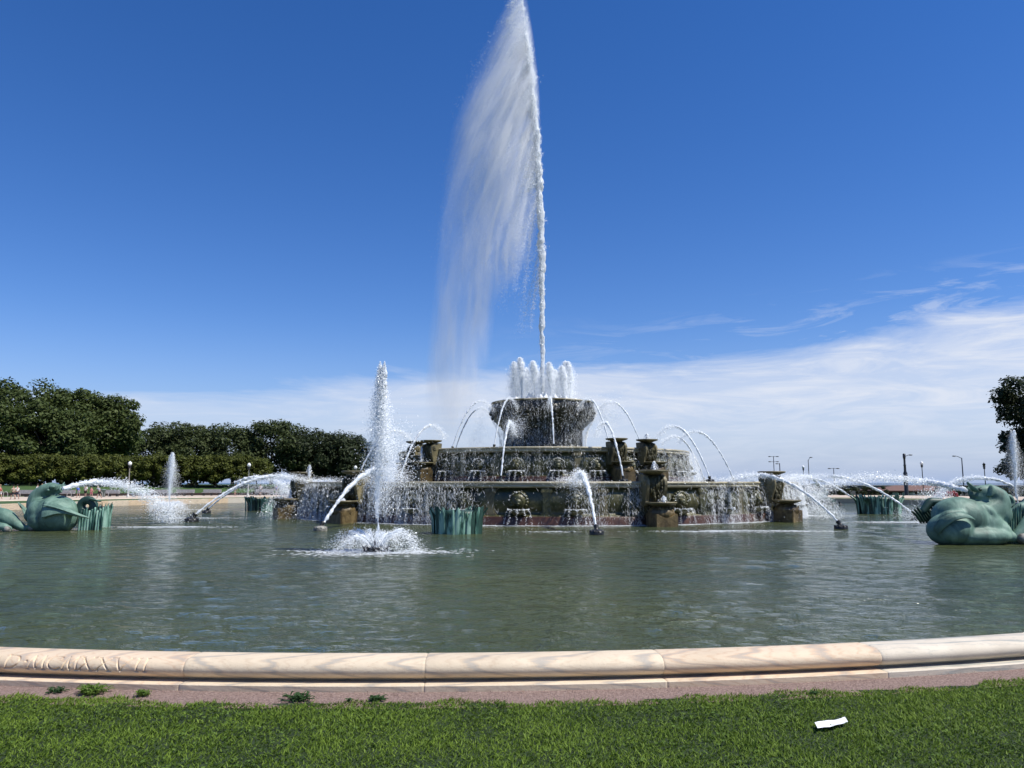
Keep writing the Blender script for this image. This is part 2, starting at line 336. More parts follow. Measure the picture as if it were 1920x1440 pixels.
# water sheet and pool floor
idx = np.arange(0, len(OP), 12)
def disc(name, q, z, mat):
    P = OP[idx] + ON[idx]*q; V = np.vstack([[*C, z], np.column_stack([P, np.full(len(P), z)])]); n = len(P)
    a = np.arange(n)
    return arr_mesh(name, V, np.stack([np.zeros(n, int), a+1, (a+1) % n + 1], 1), mat)
def water_sheet():
    """the pool's surface as real ripples, finer towards the near rim"""
    nr, na = 430, 470
    rr = 6.2*(90/6.2)**(np.arange(nr)/(nr-1)); t = np.linspace(-1, 1, na); an = R(44)*t + R(44)*np.sign(t)*np.abs(t)**9
    X = rr[:, None]*np.sin(an)[None]; Y = rr[:, None]*np.cos(an)[None]; cell = (rr*(90/6.2)**(1/(nr-1)) - rr)[:, None] + 0*X
    rs = np.random.default_rng(11); Z = np.zeros_like(X)
    wx = .5*np.sin(X*.9+Y*.35) + .4*np.sin(Y*1.1-X*.5+2); wy = .5*np.sin(Y*.8+X*.4+1)
    for k in range(34):
        lam = .16*(1.5/.16)**rs.random(); a = rs.normal(R(78), .6); kx, ky = 2*np.pi/lam*math.cos(a), 2*np.pi/lam*math.sin(a)
        amp = .0046*lam**.75*np.clip((lam/cell-2.2)/2.5, 0, 1); mod = .55+.45*np.sin(X*rs.uniform(.15, .6)+Y*rs.uniform(.15, .6)+rs.uniform(0, 6))
        Z += amp*mod*np.sin(kx*(X+.22*wx)+ky*(Y+.22*wy)+rs.uniform(0, 6.3))
    Z += WZ; dx, dy = X-C[0], Y-C[1]; th = np.arctan2(dx, -dy); rad = np.hypot(dx, dy); oth = np.linspace(-math.pi, math.pi, 7201)[:-1]; orad = np.hypot(*(OP-C).T)
    inside = rad < np.interp(th, oth, orad) + .10
    q = np.arange(nr*na).reshape(nr, na); F4 = np.stack([q[:-1, :-1], q[:-1, 1:], q[1:, 1:], q[1:, :-1]], -1).reshape(-1, 4); ok = inside.ravel()[F4].all(1); F4 = F4[ok][:, ::-1]
    used = np.unique(F4); mp = np.full(nr*na, -1); mp[used] = np.arange(len(used)); V = np.stack([X, Y, Z], -1).reshape(-1, 3)[used]
    return arr_mesh('pool_water', V, mp[F4], M_water, None, True)
tag(water_sheet(), 'green-grey rippled water of the round fountain pool', 'water', kind='structure')
tag(disc('deep_water', .05, WZ-.06, M_water), 'body of the pool water under its rippled surface', 'water', kind='structure')
tag(disc('pool_floor', .3, -1.4, M_soil), 'dark floor of the fountain pool under the water', 'pool floor', kind='structure')

# ground rings
tag(ring_strip('gravel_border', .28, .85, -.008, .0, M_gravel, step=3, rows=2), 'pink grit border between the stone rim and the lawn', 'gravel', kind='structure')
def smooth(a, b, x):
    t = np.clip((x-a)/(b-a), 0, 1); return t*t*(3-2*t)
def ground_z(X, Y):
    r = np.hypot(X-C[0], Y-C[1]); z = -.3*smooth(50, 66, r)
    side = smooth(12, -8, X - C[0]) * smooth(30, 60, Y)         # 1 = left back, rises
    right = smooth(8, 28, X - C[0]) * smooth(30, 60, Y)
    z = z + side*1.5*smooth(90, 106, r) - right*2.9*smooth(89, 93, r)
    return z
def polar_ground():
    th = np.linspace(-math.pi, math.pi, 721)[:-1]
    radii = [None, 42, 46, 50, 54, 58, 62, 65.98, 66.0]
    def ringpts(r): return C + np.stack([np.sin(th), -np.cos(th)], 1)*r
    # lawn ring from the gravel's edge to r=66
    base = []
    for t in th:
        k = int(round((t+math.pi)/(2*math.pi)*7200)) % 7200; base.append(OP[k] + ON[k]*.62)
    base = np.array(base); rows = [base]
    for f in np.linspace(.08, 1, 14):
        tgt = ringpts(66.0); rows.append(base*(1-f) + tgt*f)
    V = np.concatenate([np.column_stack([p, ground_z(p[:, 0], p[:, 1]) - .012 + (.004 if i else -.03)]) for i, p in enumerate(rows)])
    n = len(th); a = np.arange(n); b = (a+1) % n
    Fq = np.concatenate([np.stack([k*n+a, k*n+b, (k+1)*n+b, (k+1)*n+a], 1) for k in range(len(rows)-1)])
    tag(arr_mesh('lawn', V, Fq, M_lawn, smooth=True), 'lawn ring around the pool, grassy ground', 'lawn', kind='structure')
    rows = [ringpts(r) for r in (65.9, 66.0, 70, 76, 82, 88, 89.2)]
    V = np.concatenate([np.column_stack([p, ground_z(p[:, 0], p[:, 1]) + (.06 if i else -.1)]) for i, p in enumerate(rows)])
    Fq = np.concatenate([np.stack([k*n+a, k*n+b, (k+1)*n+b, (k+1)*n+a], 1) for k in range(len(rows)-1)])
    tag(arr_mesh('promenade', V, Fq, M_prom, smooth=False), 'pale paved promenade circling the lawn', 'pavement', kind='structure')
    rows = [ringpts(r) for r in (89.2, 90, 92, 95, 98, 102, 106, 115, 130, 160, 182)]
    V = np.concatenate([np.column_stack([p, ground_z(p[:, 0], p[:, 1])]) for i, p in enumerate(rows)])
    Fq = np.concatenate([np.stack([k*n+a, k*n+b, (k+1)*n+b, (k+1)*n+a], 1) for k in range(len(rows)-1)])
    tag(arr_mesh('park_ground', V, Fq, M_lawn, smooth=True), 'grassy park ground beyond the promenade', 'ground', kind='structure')
    rows = [ringpts(r) for r in (175, 300, 900, 3000, 15000)]
    V = np.concatenate([np.column_stack([p, np.full(n, -4.5)]) for p in rows])
    Fq = np.concatenate([np.stack([k*n+a, k*n+b, (k+1)*n+b, (k+1)*n+a], 1) for k in range(len(rows)-1)])
    tag(arr_mesh('lake', V, Fq, M_lake), 'blue lake reaching to the horizon', 'lake', kind='structure')
polar_ground()

# ------------------------------------------------------------------ the stone rim
def rim_profile(dense=1):
    p = [(-.0, -.45), (.0, .205), (.012, .218), (.08, RZ), (.175, RZ), (.182, .2185)]
    for k in range(1, 9*dense+1):                                  # half-round moulding
        a = R(90 - k*150/(9*dense)); p.append((.205 + .118*math.cos(a), .139 + .079*math.sin(a)))
    p += [(.205, .088), (.205, .050), (.225, .047), (.376, .044), (.384, .038), (.380, -.08)]
    return np.array(p)
rim = empty('pool_rim', (0, 0, 0)); tag(rim, 'low curved rim of pink and cream marble blocks around the pool', 'pool rim')
PR = rim_profile()
def pr_normals(pr):
    t = np.gradient(pr, axis=0); t /= np.linalg.norm(t, axis=1)[:, None]; n = np.stack([-t[:, 1], t[:, 0]], 1); return n
def block_mesh(s0, s1, segs, pr, depth=None):
    nn = pr_normals(pr); s0 += .0006; s1 -= .0006
    s = np.concatenate([[s0, s0+.008], np.linspace(s0+.02, s1-.02, segs), [s1-.008, s1]])
    P, Nn = along(s); V = np.zeros((len(s), len(pr), 3))
    for i in range(len(s)):
        inset = .005 if i in (0, len(s)-1) else (.0015 if i in (1, len(s)-2) else 0)
        q = pr - nn*inset*(-1)*-1 if False else pr + nn*(-inset)
        if depth is not None: q = q - nn*depth[i][:, None]
        V[i, :, :2] = P[i] + Nn[i]*q[:, :1]; V[i, :, 2] = q[:, 1]
    m = len(pr); i = np.arange(len(s)-1)[:, None]; j = np.arange(m-1)[None, :]
    Fq = np.stack([i*m+j, i*m+j+1, (i+1)*m+j+1, (i+1)*m+j], -1).reshape(-1, 4)
    return V.reshape(-1, 3), Fq
# make sure the profile normal points outwards
if pr_normals(PR)[8][0] < 0: pr_sign = -1
else: pr_sign = 1
_old = pr_normals
def pr_normals(pr): return _old(pr)*pr_sign
joints = [s_of(x, y, .13) for x, y in ((357, 1250), (798, 1255), (1238, 1250), (1643, 1233))]
pitch = (joints[3]-joints[0])/3
js = list(joints); js.insert(0, joints[0]-pitch*1.0); 
while js[0] - pitch > joints[0] - OLEN/2: js.insert(0, js[0]-pitch)
while js[-1] + pitch < js[0] + OLEN - .4*pitch: js.append(js[-1]+pitch)
js.append(js[0]+OLEN)
k0 = js.index(joints[0])
# strokes of the carved inscription, in picture pixels along the moulding, height 0..1
def inscription():
    S = []
    def st(x0, h0, x1, h1, w=1.0): S.append((x0, h0, x1, h1, w))
    def serif(x, h, k=3.2): st(x-k, h, x+k, h, .5)
    def LI(x): st(x, 0, x, 1, 1.1); serif(x, 0); serif(x, 1)
    def LM(x, w): st(x, 0, x+w*.18, 1, .6); st(x+w*.18, 1, x+w*.5, 0, 1.1); st(x+w*.5, 0, x+w*.82, 1, .6); st(x+w*.82, 1, x+w, 0, 1.1); serif(x, 0); serif(x+w, 0)
    def LX(x, w): st(x, 1, x+w, 0, 1.1); st(x, 0, x+w, 1, .6); serif(x, 0); serif(x+w, 0, 4); serif(x, 1); serif(x+w, 1)
    def arc(cx, rx, a0, a1, wt=1.0, n=14):
        for i in range(n):
            a = R(a0+(a1-a0)*i/n); b = R(a0+(a1-a0)*(i+1)/n)
            st(cx+rx*math.cos(a), .5+.5*math.sin(a), cx+rx*math.cos(b), .5+.5*math.sin(b), wt)
    st(-38, 0, -30, 1, .7); st(-38, .4, -26, .4, .5); st(-30, 1, -22, 0, 1.1)        # A, cut by the frame
    st(10, 0, 10, 1, 1.0); arc(14, 21, 90, -90, 1.0); st(7, 1, 14, 1, .6); st(7, 0, 14, 0, .6)   # D
    st(49, .5, 50.5, .5, 1.4)
    LM(56, 32); arc(110, 15, 50, 310, 1.0); st(119, .88, 120, .74, .6); LM(126, 28); LX(159, 24); LX(193, 25)
    st(226, 1, 240, 0, 1.2); st(240, 0, 257, 1, .6); serif(226, 1); serif(257, 1); LI(271); LI(287)
    return S
def carved_block(s0, s1):
    pr = rim_profile(7); nn = pr_normals(pr); segs = 620
    s = np.concatenate([[s0+.002, s0+.01], np.linspace(s0+.022, s1-.022, segs), [s1-.01, s1-.002]])
    # px -> s mapping along the moulding
    pxs = np.linspace(-60, 357, 40); ss = np.array([s_of(x, 1250, .13) for x in pxs]); 
    A = np.polyfit(pxs, ss, 3); tops, bots = 10, None
    arc = np.concatenate([[0], np.cumsum(np.linalg.norm(np.diff(pr, axis=0), axis=1))])
    i0 = 6+9; t_top = arc[i0]; t_bot = arc[i0] + .128
    W = .0046; out = np.full((len(s), len(pr)), 9.0); S, Tm = np.meshgrid(s, arc, indexing='ij')
    for x0, h0, x1, h1, w in inscription():
        ax, bx = np.polyval(A, x0), np.polyval(A, x1); ay, by = t_bot + (t_top-t_bot)*h0, t_bot + (t_top-t_bot)*h1
        dx, dy = bx-ax, by-ay; L2 = dx*dx+dy*dy + 1e-9
        t = np.clip(((S-ax)*dx + (Tm-ay)*dy)/L2, 0, 1)
        out = np.minimum(out, np.hypot(S-ax-t*dx, Tm-ay-t*dy)/(W*(.7+w*.75)))
    depth = .013*np.clip(1.35-out, 0, 1)
    return block_mesh(s0, s1, segs, pr, depth)
order = {k0-2: 0, k0-1: 0, k0: 1, k0+1: 1, k0+2: 0, k0+3: 3, k0+4: 3}
for k in range(len(js)-1):
    near = abs(k - k0) <= 4
    if k == k0-1: V, Fq = carved_block(js[k], js[k+1])
    else: V, Fq = block_mesh(js[k], js[k+1], 24 if near else 4, rim_profile(2) if near else PR)
    o = arr_mesh('stone_block', V, Fq, M_marble[order.get(k, (k*7) % 4 if k % 3 else 2)], rim, True)
    _m = (len(PR) if not near else len(rim_profile(2))) - 1
    if k == k0-1: _m = len(rim_profile(7)) - 1
    if len(o.data.polygons) % _m == 0:          # crisp arrises on the stepped foot
        sm = np.ones(len(o.data.polygons), bool); jj = np.arange(len(sm)) % _m; sm[(jj >= _m-6) | (jj < 1)] = False; o.data.polygons.foreach_set('use_smooth', sm)
    if k == k0-1: o['label'] = 'marble block carved with Roman numerals'

# ------------------------------------------------------------------ fountain tiers
def seg_ring(name, prof, r_add, a0, a1, segs, mat, parent, wob=0.0, lob=0.0, nl=12, closed=False, smooth_=True, joint=.0):
    """piece of a turned moulding between angles a0..a1 about the fountain's axis (theta 0 to the camera)"""
    a = np.linspace(a0, a1, segs+1); V = np.zeros((segs+1, len(prof), 3))
    for i, t in enumerate(a):
        for j, (r, z) in enumerate(prof):
            rr = r + r_add + lob*math.cos(nl*t)
            inset = joint if i in (0, segs) else 0
            V[i, j] = (C[0] + (rr-inset)*math.sin(t), C[1] - (rr-inset)*math.cos(t), z)
    m = len(prof); i = np.arange(segs)[:, None]; j = np.arange(m-1)[None, :]
    Fq = np.stack([i*m+j, (i+1)*m+j, (i+1)*m+j+1, i*m+j+1], -1).reshape(-1, 4)
    return arr_mesh(name, V.reshape(-1, 3), Fq, mat, parent, smooth_)
def pol(r, th, z=0): return Vector((C[0] + r*math.sin(th), C[1] - r*math.cos(th), z))
def frame(r, th, z):   # local x = tangential (right seen from outside), y = inward, z up
    return Matrix.Translation(pol(r, th, z)) @ Matrix.Rotation(th, 4, 'Z')
def moss_lumps(bm, mtx, x0, x1, y, z0, z1, n, s=.08):
    for k in range(n):
        x = random.uniform(x0, x1); z = random.uniform(z0, z1)
        r = bmesh.ops.create_icosphere(bm, subdivisions=1, radius=1)
        m = mtx @ Matrix.Translation((x, y + random.uniform(-.03, .05), z)) @ Matrix.Diagonal((s*random.uniform(.5, 1), s*.8, s*random.uniform(1.2, 2.6), 1))
        bmesh.ops.transform(bm, matrix=m, verts=r['verts'])
def console(parent, r, th, zt, h, k, label=None):
    """scrolled console with a saucer on top, a second saucer on a carved foot below; zt = height of the lip, h = wall height"""
    cs = empty('scroll_console'); cs.parent = parent
    fr = frame(r, th, zt)
    # scroll body: side profile (outward distance d, z) extruded across the width
    prof = [(-.25, .30), (.18, .32), (.42, .26), (.60, .08), (.64, -.12), (.58, -.38), (.47, -.62), (.42, -.82), (.46, -.96), (.40, -1.05), (-.1, -1.05)]
    prof = [(d*k, z*k*1.0) for d, z in prof]
    w = .34*k
    def extr(pr, x0, x1):
        bm = bmesh.new(); a = [bm.verts.new((x0, -d, z)) for d, z in pr]; b = [bm.verts.new((x1, -d, z)) for d, z in pr]
        bm.faces.new(a); bm.faces.new(b[::-1])
        for i in range(len(pr)): bm.faces.new((a[i], b[i], b[(i+1) % len(pr)], a[(i+1) % len(pr)]))
        return bm
    for sx in (-1, 1):           # two scroll cheeks
        bm = extr(prof, sx*w, sx*(w+.16*k))
        bmesh.ops.bevel(bm, geom=bm.edges[:], offset=.025*k, segments=2, affect='EDGES')
        # volute: spiral-ish disc
        lr = bmesh.ops.create_cone(bm, cap_ends=True, segments=18, radius1=.20*k, radius2=.16*k, depth=.05*k)
        bmesh.ops.transform(bm, matrix=Matrix.Translation((sx*(w+.175*k), -.34*k, .02*k)) @ Matrix.Rotation(R(90)*sx, 4, 'Y'), verts=lr['verts'])
        lr = bmesh.ops.create_cone(bm, cap_ends=True, segments=14, radius1=.10*k, radius2=.07*k, depth=.05*k)
        bmesh.ops.transform(bm, matrix=Matrix.Translation((sx*(w+.20*k), -.34*k, .02*k)) @ Matrix.Rotation(R(90)*sx, 4, 'Y'), verts=lr['verts'])
        bm.transform(fr); bm_obj('scroll_cheek', bm, M_scroll, cs, False)
    bm = extr([(d - .07*k, z) for d, z in prof], -w, w)
    bm.transform(fr); moss_lumps(bm, fr, -w*.85, w*.85, -.52*k, -.75*k, .12*k, 46, .085*k)
    bm_obj('mossy_face', bm, M_moss, cs, True)
    # top saucer
    bm = bmesh.new(); lathe(bm, [(.001, .28), (.30, .28), (.40, .33), (.62, .40), (.66, .43), (.66, .475), (.60, .485), (.50, .45), (.001, .44)], 22)
    bm.transform(fr @ Matrix.Translation((0, -.22*k, .02*k)) @ Matrix.Diagonal((k, k, k, 1))); bm_obj('saucer', bm, M_scroll, cs, True)
    # lower saucer, carved bell and foot
    f2 = fr @ Matrix.Translation((0, -.92*k, 0))
    bm = bmesh.new(); lathe(bm, [(.001, -1.02), (.30, -1.06), (.44, -1.02), (.62, -.95), (.68, -.92), (.68, -.875), (.62, -.865), (.52, -.90), (.001, -.91)], 24)
    bm.transform(f2 @ Matrix.Diagonal((k, k, k, 1))); bm_obj('saucer', bm, M_scroll, cs, True)
    bm = bmesh.new(); lathe(bm, [(.30, -1.04), (.42, -1.12), (.52, -1.22), (.56, -1.34), (.50, -1.50), (.40, -1.62)], 26, lobes=9, amp=.07)
    bm.transform(f2 @ Matrix.Diagonal((k, k, k, 1))); moss_lumps(bm, f2, -.34*k, .34*k, -.42*k, -1.45*k, -1.12*k, 20, .06*k); bm_obj('carved_bell', bm, M_tan, cs, True)
    zf = -h - .28; k0_ = k
    bm = bmesh.new(); n = 12; a = []; b = []
    for i in range(n+1):
        x = -.52*k + 1.04*k*i/n; t = abs(x)/(.52*k); ztop = (-1.52 + .26*t**2 - .10*max(0, t-.8)*5)*k
        a.append((x, ztop))
    for y0, y1 in ((-.54*k, .45*k),):
        vs = [bm.verts.new((x, y0, z)) for x, z in a] + [bm.verts.new((.52*k, y0, zf)), bm.verts.new((-.52*k, y0, zf))]
        ws = [bm.verts.new((x, y1, z)) for x, z in a] + [bm.verts.new((.52*k, y1, zf)), bm.verts.new((-.52*k, y1, zf))]
        bm.faces.new(vs); bm.faces.new(ws[::-1]); m_ = len(vs)
        for i in range(m_): bm.faces.new((vs[i], ws[i], ws[(i+1) % m_], vs[(i+1) % m_]))
    bmesh.ops.bevel(bm, geom=[e for e in bm.edges if e.calc_length() > .15], offset=.03*k, segments=2, affect='EDGES')
    bm.transform(f2); bm_obj('console_foot', bm, M_tan, cs, False)
    return cs
def lion_mask(parent, r, th, z, k):
    m = empty('lion_spout'); m.parent = parent
    fr = frame(r, th, z) @ Matrix.Diagonal((k, k, k, 1))
    bm = bmesh.new()
    def ell(x, y, zz, a, b, c, sub=2):
        q = bmesh.ops.create_icosphere(bm, subdivisions=sub, radius=1); bmesh.ops.transform(bm, matrix=Matrix.Translation((x, y, zz)) @ Matrix.Diagonal((a, b, c, 1)), verts=q['verts'])
    ell(0, 0, 0, .36, .20, .36); ell(0, -.20, -.05, .16, .14, .16); ell(0, -.30, -.12, .10, .08, .07, 1)
    for s in (-1, 1):
        ell(s*.13, -.17, .08, .06, .05, .05, 1); ell(s*.24, -.06, .26, .08, .07, .09, 1)
    for q in range(13):
        a = R(-30 + 240*q/12); ell(.36*math.cos(a), -.02, .36*math.sin(a), .10, .09, .10, 1)
    bm.transform(fr); bm_obj('mask', bm, M_wet, m, True)
    bm = bmesh.new(); lathe(bm, [(.02, -.62), (.16, -.60), (.34, -.50), (.44, -.40), (.45, -.36), (.40, -.37), (.02, -.45)], 20, lobes=10, amp=.05)
    bm.transform(fr @ Matrix.Translation((0, -.12, 0))); bm_obj('shell_bowl', bm, M_wet, m, True)

def tier(name, label, r, zt, zb, n_cope, cons, masks, k, plinth_h, n_panels, off):
    t = empty(name); tag(t, label, 'fountain tier', 'stacked basins of the fountain')
    H = zt - zb; two = 2*math.pi
    cope = [(r-.75, zt-.10), (r-.74, zt-.015), (r-.70, zt), (r-.05, zt), (r, zt-.02), (r+.01, zt-.10), (r-.05, zt-.12), (r-.05, zt-.145), (r-.02, zt-.16), (r-.03, zt-.24), (r-.10, zt-.27), (r-.30, zt-.28)]
    for i in range(n_cope):
        a0 = two*i/n_cope; o = seg_ring('coping_stone', cope, random.uniform(-.006, .006), a0+.002/r, a0+two/n_cope-.002/r, 6, M_lip, t, joint=.01)
    # drum: recessed, bulging
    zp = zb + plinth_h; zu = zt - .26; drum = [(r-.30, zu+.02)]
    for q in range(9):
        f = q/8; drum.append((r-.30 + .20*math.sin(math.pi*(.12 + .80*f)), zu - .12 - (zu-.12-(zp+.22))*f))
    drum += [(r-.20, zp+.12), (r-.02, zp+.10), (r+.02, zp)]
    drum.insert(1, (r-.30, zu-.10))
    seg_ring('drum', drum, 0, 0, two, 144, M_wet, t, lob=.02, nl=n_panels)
    seg_ring('plinth', [(r+.0, zp+.06), (r+.13, zp+.05), (r+.16, zp+.02), (r+.16, zb-.35)], 0, 0, two, 120, M_redst, t)
    # pilasters between the panels
    for i in range(n_panels):
        th = off + two*(i+.5)/n_panels
        if math.cos(th) < -.35: continue
        bm = bmesh.new(); zz1 = zu-.04; box(bm, -.20*k, .20*k, -.02, .35, zp+.05-zt, zz1-zt, .04*k)
        box(bm, -.26*k, .26*k, -.07, .3, zz1-.20*k-zt, zz1-.01-zt, .03*k); box(bm, -.27*k, .27*k, -.07, .3, zp+.045-zt, zp+.20-zt, .03*k)
        bm.transform(frame(r-.10, th, zt)); bm_obj('pilaster', bm, M_wet if i % 3 else M_scroll, t)
    for a in masks: lion_mask(t, r-.08, R(a), zb + plinth_h + .62*k + .10, k)
    for a in cons: console(t, r-.05, R(a), zt, H, k)
    # basin floor water
    n = 96; a = np.arange(n)*two/n; V = np.vstack([[*C, zt-.05], np.column_stack([C[0]+(r-.72)*np.sin(a), C[1]-(r-.72)*np.cos(a), np.full(n, zt-.05)])])
    q = np.arange(n); arr_mesh('basin_water', V, np.stack([np.zeros(n, int), q+1, (q+1) % n+1], 1), M_water, t)
    return t
low_masks = [-44.0+9.4*k for k in range(14) if min(abs(-44.0+9.4*k - c) for c in (16.2, 45, -38, -60)) > 3.8]
mid_masks = [2.5+13.3*k for k in range(-5, 7) if min(abs(2.5+13.3*k - c) for c in (22.5, 35, -44, -53)) > 4]
T1 = tier('fountain_basin', 'lowest and widest round basin of mossy stone standing in the pool', 15.0, 1.70, WZ, 48, (16.2, 45, -38, -60), low_masks, 1.0, .34, 38, R(3))
T2 = tier('fountain_basin', 'middle round basin with paired scroll consoles on the widest basin', 9.0, 3.50, 1.62, 28, (22.5, 35, -44, -53), mid_masks, .88, .30, 27, R(2.5))
T3 = empty('fountain_bowl'); tag(T3, 'topmost dark flaring bowl on a thick stem, crowned by upright jets', 'fountain bowl', 'stacked basins of the fountain')
bm = bmesh.new()
lathe(bm, [(2.75, 3.4), (2.78, 3.62), (2.62, 3.70), (2.40, 3.9), (2.34, 4.4), (2.38, 4.75), (2.50, 4.92), (2.58, 4.97), (2.56, 5.05), (2.78, 5.22), (3.00, 5.48), (3.16, 5.80), (3.24, 6.10), (3.24, 6.35), (3.18, 6.47), (3.20, 6.54)], 96, C[0], C[1], lobes=16, amp=.018)
bm_obj('bowl', bm, M_wetdark, T3, True)
for i in range(16):       # broad ribs on the stem
    th = 2*math.pi*(i+.5)/16; bm = bmesh.new(); box(bm, -.26, .26, -.06, .2, 3.72, 4.94, .06); bm.transform(frame(2.43, th, 0)); bm_obj('stem_rib', bm, M_wetdark, T3)
for i in range(12):       # carved masks bulging under the lip
    th = 2*math.pi*(i+.35)/12; bm = bmesh.new()
    for (x, y, z, a, b, c) in ((0, 0, 0, .30, .16, .34), (0, -.14, -.10, .15, .12, .15), (-.12, -.12, .08, .07, .06, .06), (.12, -.12, .08, .07, .06, .06), (-.26, -.02, .2, .12, .1, .14), (.26, -.02, .2, .12, .1, .14), (0, -.04, -.38, .16, .1, .14)):
        q = bmesh.ops.create_icosphere(bm, subdivisions=2, radius=1); bmesh.ops.transform(bm, matrix=Matrix.Translation((x, y, z)) @ Matrix.Diagonal((a, b, c, 1)), verts=q['verts'])
    bm.transform(frame(3.18, th, 6.02)); bm_obj('mask', bm, M_wetdark, T3, True)
for i in range(16):
    a0 = 2*math.pi*i/16
    seg_ring('rim_stone', [(2.3, 6.50), (2.3, 6.60), (3.18, 6.655), (3.27, 6.64), (3.29, 6.58), (3.23, 6.54), (3.1, 6.53)], random.uniform(-.01, .01), a0+.002, a0+2*math.pi/16-.002, 5, M_lip if i % 2 else M_scroll, T3, joint=.015)
n = 48; a = np.arange(n)*2*math.pi/n; V = np.vstack([[*C, 6.57], np.column_stack([C[0]+2.6*np.sin(a), C[1]-2.6*np.cos(a), np.full(n, 6.57)])]); q = np.arange(n)
arr_mesh('basin_water', V, np.stack([np.zeros(n, int), q+1, (q+1) % n+1], 1), M_water, T3)

# ------------------------------------------------------------------ bronze reed clumps
def reed_clump(px, py, w, h, label, seed, squash=.8):
    g = atZ(px, py, WZ); rs = random.Random(seed)
    t = empty('reed_clump', (g.x, g.y, WZ)); tag(t, label, 'bronze reeds', 'bronze reed clumps standing in the pool')
    n = 58; rad = w/2; 
    bm = bmesh.new(); lathe(bm, [(.76, -.3), (.77, .2), (.78, .7), (.74, .80), (.01, .82)], 30); bm.transform(Matrix.Diagonal((rad, rad*squash, h, 1)))
    bm_obj('core', bm, M_bronze_dk, t, True)  # dark colour stands in for shade seen between the leaves
    for i in range(n):
        a = 2*math.pi*i/n + rs.uniform(-.05, .05); ww = rs.uniform(.35, .95)*rad*.14; hh = h*rs.uniform(.74, .98); off = rs.uniform(-.13, .06); tw = rs.uniform(-.25, .25)
        flare = rs.uniform(.0, .10) if rs.random() < .7 else rs.uniform(.1, .2)
        V = []; L = 6
        for j in range(L+1):
            f = j/L; r = rad*(.86 + off + .05*f + flare*1.3*max(0, f-.72)/.28); wj = ww*(1 - .15*f - (.75*max(0, f-.82)/.18))
            aa = a + tw*f*.12; c, s = math.cos(aa), math.sin(aa); z = -.15 + (hh+.15)*f
            for dx, dr in ((-wj, -.03), (0, .035), (wj, -.03)):
                V.append(((r+dr*rad)*c - dx*s, ((r+dr*rad)*s + dx*c)*squash, z))
        Fq = []
        for j in range(L):
            for m in (0, 1): Fq.append((3*j+m, 3*j+m+1, 3*j+m+4, 3*j+m+3))
        arr_mesh('reed_leaf', V, np.array(Fq), M_reed if rs.random() < .66 else M_bronze_dk, t, True)  # some leaves coloured dark to paint shaded gaps into the clump
    return t
reed_clump(857, 1000, 2.08, 1.02, 'drum-like clump of green bronze reeds in front of the lowest basin, nearest to the middle', 1)
reed_clump(494, 957, 2.5, .98, 'dark green bronze reed clump left of the fountain, near the far rim', 2)
reed_clump(1648, 963, 2.72, 1.22, 'green bronze reed clump right of the fountain behind a slanting water jet', 3)
reed_clump(187, 988, .95, 1.05, 'bronze reed clump touching the right side of the left sea horse', 4)

# ------------------------------------------------------------------ sea horses (voxel-fused sculpture)
def fused(name, parts, mat, parent, voxel=.045, smooth_it=6, disp=.0):
    bm = bmesh.new()
    for p in parts:
        if p[0] == 'e':
            _, (x, y, z), (a, b, c), rot = p
            q = bmesh.ops.create_icosphere(bm, subdivisions=3, radius=1)
            m = Matrix.Translation((x, y, z)) @ Matrix.Rotation(R(rot), 4, 'Y') @ Matrix.Diagonal((a, b, c, 1)); bmesh.ops.transform(bm, matrix=m, verts=q['verts'])
        else:
            _, pts, rads = p; fl = 1.0
            if len(p) > 3: pass
            P = np.array(pts, float); n = 26; t = np.linspace(0, len(P)-1, n); k = np.arange(len(P))
            # Catmull-like smoothing by interpolation + blur
            Q = np.stack([np.interp(t, k, P[:, i]) for i in range(3)], 1); rr = np.interp(t, k, rads)
            for _ in range(3): Q[1:-1] = (Q[:-2]+2*Q[1:-1]+Q[2:])/4
            for c, r_ in zip(Q, rr):
                q = bmesh.ops.create_icosphere(bm, subdivisions=2, radius=1)
                bmesh.ops.transform(bm, matrix=Matrix.Translation(c) @ Matrix.Scale(r_, 4), verts=q['verts'])
    me = bpy.data.meshes.new(name); bm.to_mesh(me); bm.free()
    o = bpy.data.objects.new(name, me); col.objects.link(o)
    md = o.modifiers.new('r', 'REMESH'); md.mode = 'VOXEL'; md.voxel_size = voxel; md.use_smooth_shade = True
    ms = o.modifiers.new('s', 'SMOOTH'); ms.iterations = smooth_it; ms.factor = .5
    dg = bpy.context.evaluated_depsgraph_get(); me2 = bpy.data.meshes.new_from_object(o.evaluated_get(dg))
    bpy.data.objects.remove(o)
    if mat: me2.materials.clear(); me2.materials.append(mat)
    me2.polygons.foreach_set('use_smooth', [True]*len(me2.polygons))
    me2.name = name
    return link(name, me2, parent)
def fin(name, pts, mat, parent, th=.03, n_rib=5):
    """a bronze leaf / fin: outline list (x, y_depth, z) left edge and right edge pairs"""
    V = []; L = len(pts)
    for (a, b) in pts:
        a = Vector(a); b = Vector(b)
        for i in range(n_rib+1):
            f = i/n_rib; p = a.lerp(b, f); V.append((p.x, p.y - .05*math.sin(math.pi*f) - (.02 if i % 2 else 0), p.z))
    m = n_rib+1; Fq = [(i*m+j, i*m+j+1, (i+1)*m+j+1, (i+1)*m+j) for i in range(L-1) for j in range(n_rib)]
    o = arr_mesh(name, V, np.array(Fq), mat, parent, True)
    md = o.modifiers.new('t', 'SOLIDIFY'); md.thickness = th; ms = o.modifiers.new('u', 'SUBSURF'); ms.levels = 1; ms.render_levels = 1; return o

